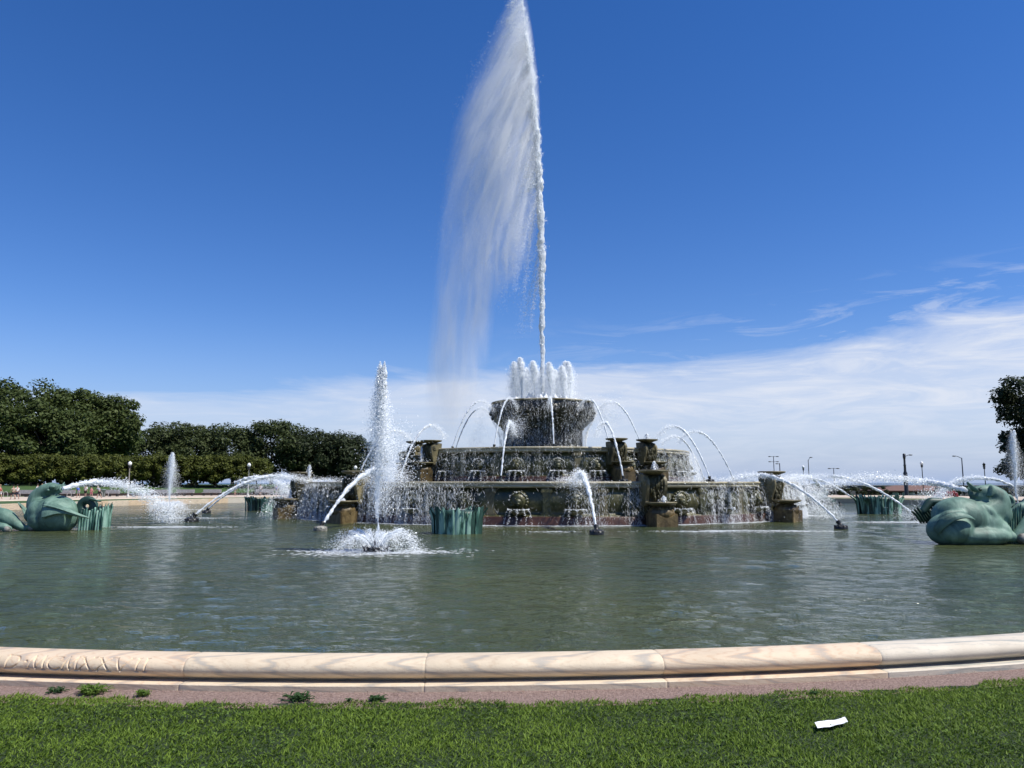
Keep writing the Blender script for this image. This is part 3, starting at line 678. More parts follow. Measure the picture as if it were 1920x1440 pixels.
def seahorse_left():
    g = atZ(100, 994, WZ); S = math.hypot(g.y, 1.85)/F*1.0
    t = empty('sea_horse_statue', (g.x, g.y, WZ)); tag(t, 'green bronze sea horse lying in the pool at the left, spouting to the right', 'statue', 'bronze sea horses in the pool')
    def p(px, py, d=0.0): return ((px-100)*S, -d, (994-py)*S)
    parts = [('e', p(107, 966, .1), (.84, .75, .76), 8), ('e', p(80, 962, .1), (.50, .6, .58), -20), ('e', p(86, 976, .15), (.55, .65, .5), 0),
             ('t', [p(72, 962), p(63, 948), p(64, 934), p(72, 925), p(84, 920)], [.42, .34, .29, .26, .24]),
             ('t', [p(80, 920), p(92, 917), p(103, 917), p(112, 914)], [.25, .23, .15, .09]),
             ('t', [p(88, 926), p(99, 926), p(110, 923)], [.13, .10, .06]),
             ('t', [p(100, 950, .35), p(120, 954, .5), p(140, 961, .5), p(156, 967, .5)], [.34, .26, .13, .06]),
             ('e', p(60, 966, .1), (.25, .3, .3), 0)]
    fused('body', parts, M_bronze, t)
    fin('wing', [(p(96, 938, .62), p(100, 972, .95)), (p(112, 941, .70), p(116, 966, .98)), (p(128, 946, .72), p(132, 961, .92)), (p(144, 953, .70), p(147, 963, .80)), (p(162, 962, .62), p(163, 969, .68)), (p(181, 970, .52), p(181, 972, .54))], M_bronze, t, .05, 7)
    fin('wing_rib', [(p(100, 944, .80), p(100, 949, .88)), (p(124, 948, .90), p(125, 952, .94)), (p(146, 957, .84), p(147, 960, .86)), (p(170, 967, .66), p(170, 969, .67))], M_bronze, t, .04, 3)
    a = np.linspace(0, 2*math.pi, 14); fused('mouth', [('t', [p(111+2*math.cos(b), 920+5*math.sin(b), .10+.14*math.cos(b)) for b in a], [.045]*14)], M_bronze, t, .03, 2)
    fused('brow', [('e', p(98, 915, .22), (.12, .08, .07), 0), ('e', p(92, 921, .26), (.07, .06, .06), 0)], M_bronze, t, .025, 2)
    fused('foreleg', [('t', [p(-22, 980, .25), p(0, 970, .3), p(22, 970, .35), p(44, 982, .45), p(62, 990, .5)], [.50, .42, .34, .20, .13]),
                      ('e', p(73, 988, .5), (.20, .15, .15), 20)], M_bronze, t)
    fused('foreleg', [('t', [p(4, 990, .75), p(20, 984, .8), p(36, 986, .85)], [.16, .16, .15]), ('e', p(41, 990, .85), (.18, .14, .15), 0)], M_bronze, t, .035)
    for x, y, d in ((76, 989, .55), (44, 990, .95)):
        fused('hoof', [('e', p(x, y, d), (.15, .12, .12), 30)], M_nozwhite, t, .03, 3)
    # coil of the tail
    a = np.linspace(0, 2*math.pi, 20); cx, cy = 157, 951
    ring = [p(cx + 12.5*math.cos(b), cy - 12.5*math.sin(b), -.1) for b in a]
    fused('tail_coil', [('t', ring, [.17]*20), ('t', [p(168, 960, -.1), p(176, 972, -.1), p(172, 985, -.1)], [.17, .2, .2]), ('t', [p(146, 958, -.15), p(130, 962, -.1), p(118, 968, -.1)], [.2, .28, .35])], M_bronze_dk, t, .04)
    fin('fin', [(p(163, 938, 0), p(164, 934, .1)), (p(172, 941, 0), p(175, 936, .1)), (p(188, 942, 0), p(188, 941, .05))], M_bronze, t)
    for k, (x, y) in enumerate(((113, 910), (106, 914), (97, 913), (88, 916))): 
        fin('crest_leaf', [(p(x-6, y+6, .05), p(x-2, y+8, .15)), (p(x-2, y, .05), p(x+3, y+3, .1)), (p(x+2-k, y-5+k, 0), p(x+3-k, y-4+k, .02))], M_bronze, t)
    for x, y in ((47, 946), (52, 950), (55, 957), (58, 962)):
        fin('mane_leaf', [(p(x+8, y+14, .4), p(x+12, y+10, .3)), (p(x+2, y+6, .5), p(x+6, y+2, .35)), (p(x-2, y-3, .5), p(x-1, y-4, .45))], M_bronze, t)
    for k in range(9):
        x = 150 + k*5; fin('reed_leaf', [(p(x-3, 1000, .1), p(x+3, 1000, .15)), (p(x-3, 972, .1), p(x+4, 972, .15)), (p(x, 958-k % 3*3, .1), p(x+5, 957-k % 3*3, .12))], M_reed, t)
    return t, p
SHL, pl = seahorse_left()
def seahorse_right():
    g = atZ(1830, 1018, WZ); S = math.hypot(g.y, 1.85)/F
    t = empty('sea_horse_statue', (g.x, g.y, WZ)); tag(t, 'large green bronze sea horse at the right edge of the pool, spouting to the left', 'statue', 'bronze sea horses in the pool')
    def p(px, py, d=0.0): return ((px-1830)*S, -d, (1018-py)*S)
    parts = [('e', p(1768, 992, .45), (.66, .60, .50), -6), ('e', p(1802, 972, .1), (.86, .72, .64), 6), ('e', p(1836, 984, .1), (.70, .6, .56), 22), ('e', p(1812, 1004, .4), (1.15, .55, .34), 0),
             ('e', p(1808, 962, .66), (.30, .12, .10), 25), ('e', p(1820, 972, .62), (.26, .12, .09), 30), ('e', p(1842, 962, .42), (.34, .2, .16), 50),
             ('e', p(1862, 996, .2), (.42, .42, .36), 15), ('t', [p(1740, 980, .62), p(1757, 964, .72), p(1780, 962, .72), p(1797, 968, .66)], [.10, .13, .13, .10]),
             ('t', [p(1836, 968, 0), p(1860, 962, 0), p(1876, 950, 0), p(1876, 936, 0), p(1862, 926, 0)], [.46, .46, .38, .34, .27]),
             ('t', [p(1866, 928, 0), p(1850, 926, 0), p(1836, 924, 0), p(1824, 921, 0)], [.27, .24, .15, .09]),
             ('t', [p(1860, 936, .05), p(1842, 934, .05), p(1826, 930, .05)], [.2, .15, .10]),
             ('t', [p(1850, 990, .35), p(1866, 1002, .4), p(1880, 1006, .45)], [.26, .2, .17]), ('e', p(1880, 965, 0), (.3, .35, .42), 0)]
    fused('body', parts, M_bronze, t, .04, 5)
    fin('flank_flap', [(p(1727, 990, .72), p(1734, 1004, .80)), (p(1731, 975, .84), p(1742, 988, .98)), (p(1744, 964, .96), p(1752, 978, 1.1)), (p(1762, 958, 1.0), p(1768, 971, 1.16)), (p(1782, 960, .98), p(1784, 970, 1.12)), (p(1800, 972, .90), p(1799, 976, .95))], M_bronze, t, .06, 6)
    fused('eye', [('e', p(1838, 921, .2), (.06, .05, .05), 0)], M_bronze_dk, t, .02, 2)
    fused('foreleg', [('t', [p(1945, 970, .3), p(1925, 982, .35), p(1905, 996, .4), p(1888, 1006, .45)], [.42, .34, .25, .17])], M_bronze, t)
    fused('hoof', [('e', p(1858, 1009, .55), (.17, .14, .16), 0), ('e', p(1853, 1000, .6), (.12, .1, .08), 0)], M_bronze_dk, t, .03, 3)
    fused('hoof', [('e', p(1894, 1008, .6), (.19, .15, .17), 0)], M_nozwhite, t, .03, 3)
    fin('ear', [(p(1828, 926, .1), p(1836, 926, .25)), (p(1820, 918, .1), p(1828, 916, .25)), (p(1815, 907, .1), p(1818, 906, .15))], M_bronze, t)
    fin('ear', [(p(1846, 934, .2), p(1856, 934, .3)), (p(1850, 921, .2), p(1864, 922, .3)), (p(1855, 912, .2), p(1860, 912, .22))], M_bronze, t)
    fin('crest_leaf', [(p(1830, 924, 0), p(1832, 920, .1)), (p(1842, 918, 0), p(1843, 914, .1)), (p(1852, 918, 0), p(1853, 916, .05))], M_bronze, t)
    fused('back_fin', [('t', [p(1752, 962, -.5), p(1768, 944, -.55), p(1788, 944, -.5)], [.12, .15, .12])], M_bronze_dk, t, .04)
    for k in range(9):
        x = 1736+k*5.4; fin('reed_leaf', [(p(x+8, 985, -.5), p(x+13, 985, -.45)), (p(x, 968, -.5), p(x+5, 967, -.45)), (p(x-9, 963-k % 3*3-k*.6, -.5), p(x-6, 959-k % 3*4-k*.6, -.48))], M_bronze_dk, t)
    for k in range(13):
        x = 1884+k*4.0; fin('reed_leaf', [(p(x-6, 1026, -.1), p(x+1, 1026, -.05)), (p(x-3+k*.3, 974, -.05), p(x+3+k*.3, 974, 0)), (p(x+2+k*.8, 955-k % 4*3, -.1), p(x+4+k*.8, 954-k % 4*3, -.08))], M_bronze if k % 2 else M_reed, t)
    return t, p
SHR, pr_ = seahorse_right()
def seahorse_small(px, py, k, flip, label, mat):
    g = atZ(px, py, WZ); t = empty('sea_horse_statue', (g.x, g.y, WZ), 0, k); tag(t, label, 'statue', 'bronze sea horses in the pool')
    f = -1 if flip else 1
    q = lambda x, z, y=0: (f*x, y, z)
    fused('body', [('e', q(-.3, .55), (.85, .7, .6), 0), ('t', [q(-.7, .6), q(-1.0, .95), q(-.9, 1.35), q(-.55, 1.55)], [.55, .42, .32, .24]), ('t', [q(-.6, 1.55), q(-.25, 1.62), q(.0, 1.6)], [.25, .2, .12]), ('t', [q(.1, .6, -.3), q(.9, .5, -.4), q(1.5, .25, -.4)], [.4, .25, .08])], mat, t, .06)
    fused('foreleg', [('t', [q(-1.7, .2), q(-1.2, .45), q(-.7, .2)], [.3, .34, .16])], mat, t, .06)
    fused('tail_coil', [('t', [q(1.2+.33*math.cos(a), .8+.33*math.sin(a), .2) for a in np.linspace(0, 2*math.pi, 14)], [.15]*14)], mat, t, .06)
    for i in range(7): fin('reed_leaf', [(q(1.2+i*.12, 0), q(1.35+i*.12, 0)), (q(1.15+i*.13, .6), q(1.32+i*.13, .6)), (q(1.2+i*.16, 1.1+.1*(i % 3)), q(1.27+i*.16, 1.1+.1*(i % 3)))], M_reed, t)
    return t
seahorse_small(1522, 947, 1.0, True, 'small dark bronze sea horse far behind, at the right flank of the lowest basin', M_bronze_dk)
seahorse_small(1935, 968, 1.0, True, 'bronze sea horse head cut by the right edge of the photo, behind the large one', M_bronze)

# ------------------------------------------------------------------ water: jets, cascades, spray
def vn(P, s, seed=0.0):
    return np.array([mnoise.noise(Vector((p[0]*s+seed, p[1]*s, p[2]*s))) for p in P])
def lumpy_tube(P, rad, seg=10, lump=.35, fs=5.0):
    V, Fq = tube_arr(P, rad, seg); Cn = np.repeat(np.asarray(P, float), seg, 0); n = vn(V, fs, 3.3) + .6*vn(V, fs*2.6, 9.1)
    return Cn + (V-Cn)*(1 + lump*1.6*n)[:, None], Fq
def jet_path(r0, z0, rp, zp, r1, th, n=40):
    """ballistic arc in the vertical plane through the axis: from (r0,z0), apex (rp,zp), to radius r1"""
    r = np.linspace(r0, r1, n); k = (zp-z0)/(r0-rp)**2; z = zp - k*(r-rp)**2
    return np.stack([C[0]+r*math.sin(th), C[1]-r*math.cos(th), z], 1)
def jet(P, ra, rb, name='water_jet', label=None, group=None, solid=.75, nfl=900, fw=.035, fl=.09, spread=1.0):
    """solid rope of water that widens, roughens and breaks into flecks"""
    P = np.asarray(P, float); n = len(P); A = Arr(); ns = max(4, int(n*solid))
    f = np.linspace(0, 1, n); rad = ra + (rb-ra)*f**1.3
    # resample finer
    t = np.linspace(0, ns-1, ns*3); Q = np.stack([np.interp(t, np.arange(n), P[:, i]) for i in range(3)], 1); rq = np.minimum(np.interp(t, np.arange(n), rad*np.linspace(1, .55, n)), .085 + .35*ra)
    taper = np.clip((len(t)-1-np.arange(len(t)))/6, .05, 1); V, Fq = lumpy_tube(Q, rq*taper, 9, .62, .17/max(ra, .03) + 2.5); A.add(V, Fq)
    T = np.gradient(P, axis=0); u = rng.random(nfl)**.75*(n-1.01); i = u.astype(int); fr = (u-i)[:, None]
    c = P[i]*(1-fr)+P[i+1]*fr; rr = rad[i][:, None]
    off = rng.normal(0, .55, (nfl, 3))*rr*spread*(.6+1.1*(u/n)[:, None]); off[:, 2] -= np.abs(rng.normal(0, 1, nfl))*rr[:, 0]*.8*(u/n)**2
    V, Fq = flecks(c+off, T[i], fw*rng.uniform(.4, 1.3, nfl), fl*rng.uniform(.4, 1.5, nfl)); A.add(V, Fq)
    o = A.obj(name, M_white, None, True); tag(o, label, 'water jet', group); return o
def nozzle(loc, k, th, label, group, mat=M_nozzle, tilt=35):
    t = empty('spout_head', loc, th, k); tag(t, label, 'nozzle', group)
    bm = bmesh.new(); lathe(bm, [(.26, -.14), (.27, -.04), (.24, .03), (.15, .09), (.02, .11)], 18); 
    for k2 in range(9):
        a = k2*2*math.pi/9; q = bmesh.ops.create_icosphere(bm, subdivisions=1, radius=.055); bmesh.ops.translate(bm, vec=(.22*math.cos(a), .22*math.sin(a), .02), verts=q['verts'])
    bm_obj('head', bm, mat, t, True)
    bm = bmesh.new(); lathe(bm, [(.09, 0), (.08, .14), (.10, .17), (.10, .22), (.07, .22), (.06, .15)], 14); bm.transform(Matrix.Translation((0, .0, .04)) @ Matrix.Rotation(R(-tilt), 4, 'X')); bm_obj('spout', bm, M_nozzle, t, True)
    return t
GP = 'jets arching from the pool into the lowest basin'
pool_desc = {3: 'white jet rising from the pool just right of the middle reed clump', -27: 'thick white jet arching from the pool to the lowest basin behind the left upright jet',
             33: 'straight slanting jet right of the fountain from the black spout nearest the right', 63: 'slanting jet crossing the right reed clump', -57: 'jet from the cone-shaped spout left of the dark reed clump', -87: 'jet from the small far spout beside the left reed clump',
             93: 'slanting jet landing behind the right reed clump, farther out'}
for th, d in pool_desc.items():
    P = jet_path(20.6, -.02, 16.4, 2.02, 14.7, R(th), 40)
    if th == -27: P = jet_path(20.5, -.02, 16.6, 2.28, 14.9, R(th), 40)
    jet(P, .040 if th != -27 else .05, .22 if th in (-27, 3) else .13, label=d, group=GP, solid=.72, nfl=3600, fw=.022, fl=.07)
nd = {3: 'black domed spout head in the pool just right of the middle reed clump', -27: 'pale limed spout head in the pool left of the fountain', 33: 'black knobbly spout head in the open water at right', 63: 'black spout head beside the snout of the right sea horse',
      -57: 'dark pointed spout head in the pool left of the fountain, larger', -87: 'small dark spout head behind the pointed one at left', 93: 'small spout head at the left foot of the right reed clump'}
for th, d in nd.items():
    r = 20.6; p = pol(r, R(th), WZ+.10); nozzle(p, 1.0 if th != -57 else 1.25, R(th), d, 'spout heads standing in the pool', M_nozwhite if th == -27 else M_nozzle)
nozzle(atZ(1576, 947, WZ), 1.0, 0, 'tiny dark spout head far behind, right of the small sea horse', 'spout heads standing in the pool')
G2 = 'jets arching from the lowest basin into the middle basin'
low_desc = {-12.5: 'jet rising from the lowest basin before the top bowl stem', 17.5: 'jet rising in front of the right pair of upper consoles', 47.5: 'left one of the two close jets right of the middle basin', 77.5: 'outermost thin jet right of the middle basin', 107.5: 'thicker of the two close jets right of the middle basin',
            -42.5: 'jet crossing the left pair of upper consoles', -72.5: 'thin jet behind the left upright jet'}
for th, d in low_desc.items():
    P = jet_path(11.5, 1.85, 9.3, 4.75, 8.3, R(th), 34); jet(P, .036, .12, label=d, group=G2, solid=.66, nfl=2200, fw=.020, fl=.06)
    nozzle(pol(11.5, R(th), 1.76), .85, R(th), 'black head under the ' + d, 'spout heads on the lowest basin', tilt=15)
G3 = 'jets arching from the middle basin to the top bowl'
mid_desc = {3: 'upright-looking thin jet in the middle of the top bowl', -27: 'jet at the left edge of the top bowl stem', -57: 'nearer of the two arching jets left of the top bowl', -117: 'farther thin jet left of the top bowl', 33: 'short jet at the right edge of the top bowl stem', 63: 'jet arching high right of the top bowl'}
for th, d in mid_desc.items():
    P = jet_path(6.5, 3.62, 4.5, 6.55, 3.6, R(th), 30); jet(P, .032, .10, label=d, group=G3, solid=.62, nfl=1800, fw=.018, fl=.055)
    nozzle(pol(6.5, R(th), 3.54), .8, R(th), 'black spout head under the ' + d, 'spout heads on the middle basin', tilt=15)

def sea_jet(pts, ra, rb, label, nfl, sag=.25, fw=.024, fl=.07, solid=.38):
    nfl = int(nfl*1.5)
    P = np.array(pts); k = np.arange(len(P)); t = np.linspace(0, len(P)-1, 44); Q = np.stack([np.interp(t, k, P[:, i]) for i in range(3)], 1)
    for _ in range(5): Q[1:-1] = (Q[:-2]+2*Q[1:-1]+Q[2:])/4
    return jet(Q, ra, rb, label=label, group='jets spouted by the sea horses', solid=solid, nfl=nfl, fw=fw, fl=fl, spread=1.25)
def wp(px, py, Y): return tuple(atY(px, py, Y))
sea_jet([wp(118, 917, 30.2), wp(150, 907, 30.8), wp(190, 903, 31.8), wp(230, 907, 33), wp(270, 922, 34.4), wp(305, 945, 35.6), wp(322, 972, 36.5)], .07, .27, 'thick foaming jet spouted rightwards by the left sea horse', 5200, fl=.07)
sea_jet([wp(1810, 920, 24.1), wp(1780, 911, 25), wp(1740, 902, 26.5), wp(1690, 897, 29), wp(1640, 893, 32), wp(1580, 898, 36), wp(1540, 915, 39)], .06, .15, 'foaming jet spouted leftwards by the large right sea horse', 5000, fl=.06)
sea_jet([wp(1900, 911, 42), wp(1870, 899, 42), wp(1835, 895, 42), wp(1800, 899, 42), wp(1770, 915, 42), wp(1752, 940, 42)], .05, .14, 'long low jet in front of the lamp posts at the right edge', 3500, fw=.03, fl=.08)
sea_jet([wp(1540, 912, 62.5), wp(1520, 893, 62), wp(1490, 893, 61), wp(1462, 912, 60), wp(1450, 938, 59.5)], .08, .34, 'misty jet of the small far sea horse at the right flank of the lowest basin', 3500, fw=.04, fl=.10)
sea_jet([wp(440, 905, 66), wp(475, 894, 66), wp(510, 898, 66), wp(535, 912, 66), wp(545, 940, 66)], .1, .35, 'far foaming jet just left of the lowest basin, before the tall trees', 3000, fw=.04, fl=.10)

def upright(px, py, H, w, label, n=14000, ring=True, drift=.5, short=''):
    g = atZ(px, py, WZ); x, y = g.x, g.y; A = Arr()
    z = np.linspace(0, H, 110); f = z/H; P = np.stack([x + .05*np.sin(z*3), y+0*z, WZ+z], 1)
    P[:, 0] += .12*f*f; rad = w*(.22 + .55*f)*np.where(f > .7, np.sqrt(np.clip((1-f)/.3, 0, 1))*.95+.05, 1)
    V, Fq = lumpy_tube(P, rad*(.40+.35*smooth(.6, .85, f)), 9, .7, 5); A.add(V, Fq)
    # rising head cloud and falling droplets
    m = n; u = rng.random(m); fz = .18+.82*rng.random(m)**.62; fz = fz - .10*rng.random(m)*fz; zz = H*fz
    cap = np.sqrt(np.clip((1.0-fz)/.3, 0.0, 1)); sig = w*(.42 + 1.15*(1-fz))*cap; sx = rng.normal(0, 1, m)*sig + (1-fz)*drift*.6*rng.random(m); sy = rng.normal(0, 1, m)*sig
    up = rng.random(m) < .45; sx = np.where(up, rng.normal(0, .40, m)*w*(.12+.85*fz**1.3)*cap + .12*fz*fz, sx); sy = np.where(up, rng.normal(0, .5, m)*w*cap, sy)
    Pp = np.stack([x+sx, y+sy, WZ+zz], 1); D = np.tile([0.1, 0, 1.0], (m, 1))
    V, Fq = flecks(Pp, D, rng.uniform(.006, .017, m), rng.uniform(.015, .055, m)); A.add(V, Fq)
    o = A.obj('upright_jet', M_white, None, True); tag(o, label, 'water jet', 'upright jets standing in the pool')
    if ring:
        B = Arr()
        for k in range(18):
            a = 2*math.pi*k/18 + rng.uniform(-.1, .1); L = rng.uniform(.85, 1.25); hh = rng.uniform(.36, .52); t = np.linspace(0, 1, 16)
            q = np.stack([x+(.1+L*t)*math.cos(a), y+(.1+L*t)*math.sin(a), WZ+.05+4*hh*t*(1-t*.97)], 1)
            V, Fq = lumpy_tube(q[:9], np.linspace(.014, .035, 9), 6, .5, 9); B.add(V, Fq)
            m = 620; u = rng.random(m)**.6*14.9; i = u.astype(int); fr = (u-i)[:, None]; c = q[i]*(1-fr)+q[i+1]*fr; c = c+rng.normal(0, .045, (m, 3))*(.5+u/10)[:, None]
            c[:, 2] -= np.abs(rng.normal(0, .08, m))*(u/15); c[:, 2] = np.maximum(c[:, 2], WZ+.02)
            V, Fq = flecks(c, np.gradient(q, axis=0)[i], rng.uniform(.005, .017, m), rng.uniform(.015, .055, m)); B.add(V, Fq)
        tag(B.obj('ring_spray', M_white), 'ring of low spray around the ' + short, 'spray', 'low spray rings')
        t = empty('bronze_spouter', (x, y, WZ)); tag(t, 'dark bronze spouter under the ' + short, 'spouter', 'dark spouters under upright jets')
        bm = bmesh.new(); lathe(bm, [(.42, -.1), (.43, .02), (.34, .06), (.2, .09), (.12, .22), (.05, .3), (.01, .3)], 22, lobes=9, amp=.12); bm_obj('head', bm, M_nozzle, t, True)
        for k in range(12):
            a = k*math.pi/6; bm = bmesh.new(); lathe(bm, [(.03, 0), (.025, .12), (.035, .14), (.02, .15)], 8); bm.transform(Matrix.Translation((.30*math.cos(a), .30*math.sin(a), .03)) @ Matrix.Rotation(a, 4, 'Z') @ Matrix.Rotation(R(25), 4, 'Y')); bm_obj('nozzle_tip', bm, M_nozzle, t)
    return x, y
U1 = upright(705, 1035, 5.2, .19, 'tall white jet in the pool left of the fountain', 52000, short='tall jet left of the fountain')
U2 = upright(316, 957, 3.9, .26, 'far jet before the low trees at left', 20000, short='far left jet before the low trees')
U3 = upright(1909, 966, 4.9, .28, 'jet before the dark tree at the right edge', 20000, ring=False)

# crown of ten upright jets in the top bowl
_x = [math.sin(2*math.pi*k/11 + .25) for k in range(11)]; _o = sorted(range(11), key=lambda k: _x[k])
_n = ['leftmost', 'second from the left', 'third from the left', 'fourth from the left', 'fifth from the left', 'middle one, beside the great jet', 'fifth from the right', 'fourth from the right', 'third from the right', 'second from the right', 'rightmost']
crown_l = {k: 'plump white upright jet in the top bowl, ' + _n[i] + (', nearer side' if math.cos(2*math.pi*k/11 + .25) > 0 else ', farther side') for i, k in enumerate(_o)}
for k in range(11):
    a = 2*math.pi*k/11 + .25; x = C[0]+1.72*math.sin(a); y = C[1]-1.72*math.cos(a); H = rng.uniform(2.3, 2.95); z = np.linspace(0, H, 60); f = z/H; A = Arr()
    rad = (.05 + .15*smooth(.25, .8, f))*np.where(f > .8, np.sqrt(np.clip((1-f)/.2, 0, 1))*.94+.05, 1)
    P = np.stack([x-.10*f*f, y+0*z, 6.58+z], 1); V, Fq = lumpy_tube(P, rad, 10, .32, 3.5); A.add(V, Fq)
    m = 8000; fz = rng.random(m)**.75; s = (.17+.10*(1-fz))*np.sqrt(np.clip((1.02-fz)/.3, .03, 1))
    Pp = np.stack([x+rng.normal(0, 1, m)*s-.1*fz, y+rng.normal(0, 1, m)*s, 6.6+H*fz*.98], 1); V, Fq = flecks(Pp, np.tile([0, 0, 1.], (m, 1)), rng.uniform(.012, .030, m), rng.uniform(.03, .10, m)); A.add(V, Fq)
    tag(A.obj('crown_jet', M_white, None, True), crown_l[k], 'water jet', 'crown of upright jets in the top bowl')
# froth in the top bowl
A = Arr()
for k in range(70):
    a = rng.uniform(0, 2*math.pi); r = 2.9*math.sqrt(rng.random()); x, y = C[0]+r*math.sin(a), C[1]-r*math.cos(a); h = rng.uniform(.25, .72)*(1.2-r/4)
    z = np.linspace(0, h, 8); V, Fq = lumpy_tube(np.stack([x+0*z, y+0*z, 6.56+z], 1), .20*np.sqrt(np.clip(1.02-z/h, 0, 1)), 9, .4, 7); A.add(V, Fq)
tag(A.obj('froth', M_white, None, True), 'white froth boiling in the top bowl', 'foam', kind='stuff')

# great central jet
def great_jet():
    A = Arr(); z = np.arange(6.6, 37, .12); f = (z-6.6)/30
    drift = -1.25*np.clip((z-14)/20, 0, 1.2)**2.0
    core = np.interp(z, [6.6, 10, 16, 22, 25, 28, 31, 37], [.11, .14, .19, .22, .18, .10, .03, .01])
    P = np.stack([C[0]+drift+.03*np.sin(z*2.1), C[1]+0*z, z], 1); V, Fq = lumpy_tube(P, core, 12, .42, 2.2); A.add(V, Fq)
    m = 42000; zz = 6.6 + 25*rng.random(m)**.9; d = np.interp(zz, z, drift); s = np.interp(zz, [6.6, 12, 20, 27, 34], [.06, .09, .15, .2, .25])
    lump = .6+.8*np.clip(vn(np.stack([zz*0, zz*0, zz], 1), 1.1, 5), -.5, 1)
    Pp = np.stack([C[0]+d+rng.normal(0, 1, m)*s*lump-.03, C[1]+rng.normal(0, 1, m)*s, zz], 1)
    V, Fq = flecks(Pp, np.tile([0, 0, 1.], (m, 1)), rng.uniform(.015, .045, m), rng.uniform(.04, .16, m)); A.add(V, Fq)
    # ragged tongues of water thrown up along the torn upper edge
    for k in range(34):
        zt = 21.5 + 13.5*(k+rng.random())/34; q = (zt-14)/20; xt = C[0] - 1.25*min(max(q, 0), 1.2)**2.0 + rng.uniform(.0, .28); Lk = rng.uniform(.9, 2.4)*(.6+.5*q); mm = 700
        u = rng.random(mm)**.7; dx, dz = -.46*Lk*u - .05*(Lk*u)**2, -Lk*u*.9; sg = (.03+.10*np.sqrt(u))*rng.uniform(.8, 1.5)
        Pp = np.stack([xt+dx+rng.normal(0, 1, mm)*sg, C[1]+rng.normal(0, .2)+rng.normal(0, 1, mm)*sg, zt+dz+rng.normal(0, .06, mm)], 1)
        V, Fq = flecks(Pp, np.tile([.46, 0, .88], (mm, 1)), rng.uniform(.015, .04, mm), rng.uniform(.05, .16, mm)); A.add(V, Fq)
    tag(A.obj('great_jet', M_white, None, True), 'towering white centre jet shooting out of the top bowl', 'water jet')
great_jet()
def plume():
    # filaments torn from the upper jet, blown to the left and sinking
    K = 75; zs = 15.0 + 19.6*rng.random(K)**.60; Ps = []; Ds = []; Ws = []; Ls = []
    for k in range(K):
        z0 = zs[k]; q = (z0-14)/20; d0 = -1.25*min(max(q, 0), 1.2)**2.0; big = rng.random() < .30
        reach = (1.0 + 5.2*min(1, max(0, q))**.8)*rng.uniform(.45, 1.15); leng = (3 + 17*min(1, max(0, q)))*rng.uniform(.4, 1.15); Lc = rng.uniform(8.5, 12)
        per = int((2400 if big else 900)*(.35+.65*min(1, leng/14))*(1 if z0 < 32.5 else .6)); u = rng.random(per)**rng.uniform(1.1, 1.9); s = u*leng
        x = C[0] + d0 - reach*(1-np.exp(-s/Lc*1.25)); z = z0 - s
        x = x + rng.normal(0, .22)*np.sin(s*.35+rng.uniform(0, 6))*u
        sg = (.03 if big else .07) + (.035 if big else .07)*s/3; oy = rng.normal(0, .3)
        x = x + rng.normal(0, 1, per)*sg; y = C[1] + oy*(.3+.7*s/8) + rng.normal(0, 1, per)*sg*1.3; z = z + rng.normal(0, .2, per)
        slope = -reach/Lc*1.25*np.exp(-s/Lc*1.25); keep = z > 8.0
        Ps.append(np.stack([x, y, z], 1)[keep]); Ds.append(np.stack([slope, 0*s, -np.ones(per)], 1)[keep]); ww = (.020*np.exp(-s/9)+.014)[keep]*rng.uniform(.5, 1.4, keep.sum())
        Ws.append(ww); Ls.append(ww*rng.uniform(1.4, 4.0, keep.sum()))
    P = np.concatenate(Ps); V, Fq = flecks(P, np.concatenate(Ds), np.concatenate(Ws), np.concatenate(Ls), .8); print('plume', len(P))
    tag(arr_mesh('spray_plume', V, Fq, M_mist), 'veil of fine spray blown to the left from the centre jet', 'spray', kind='stuff')

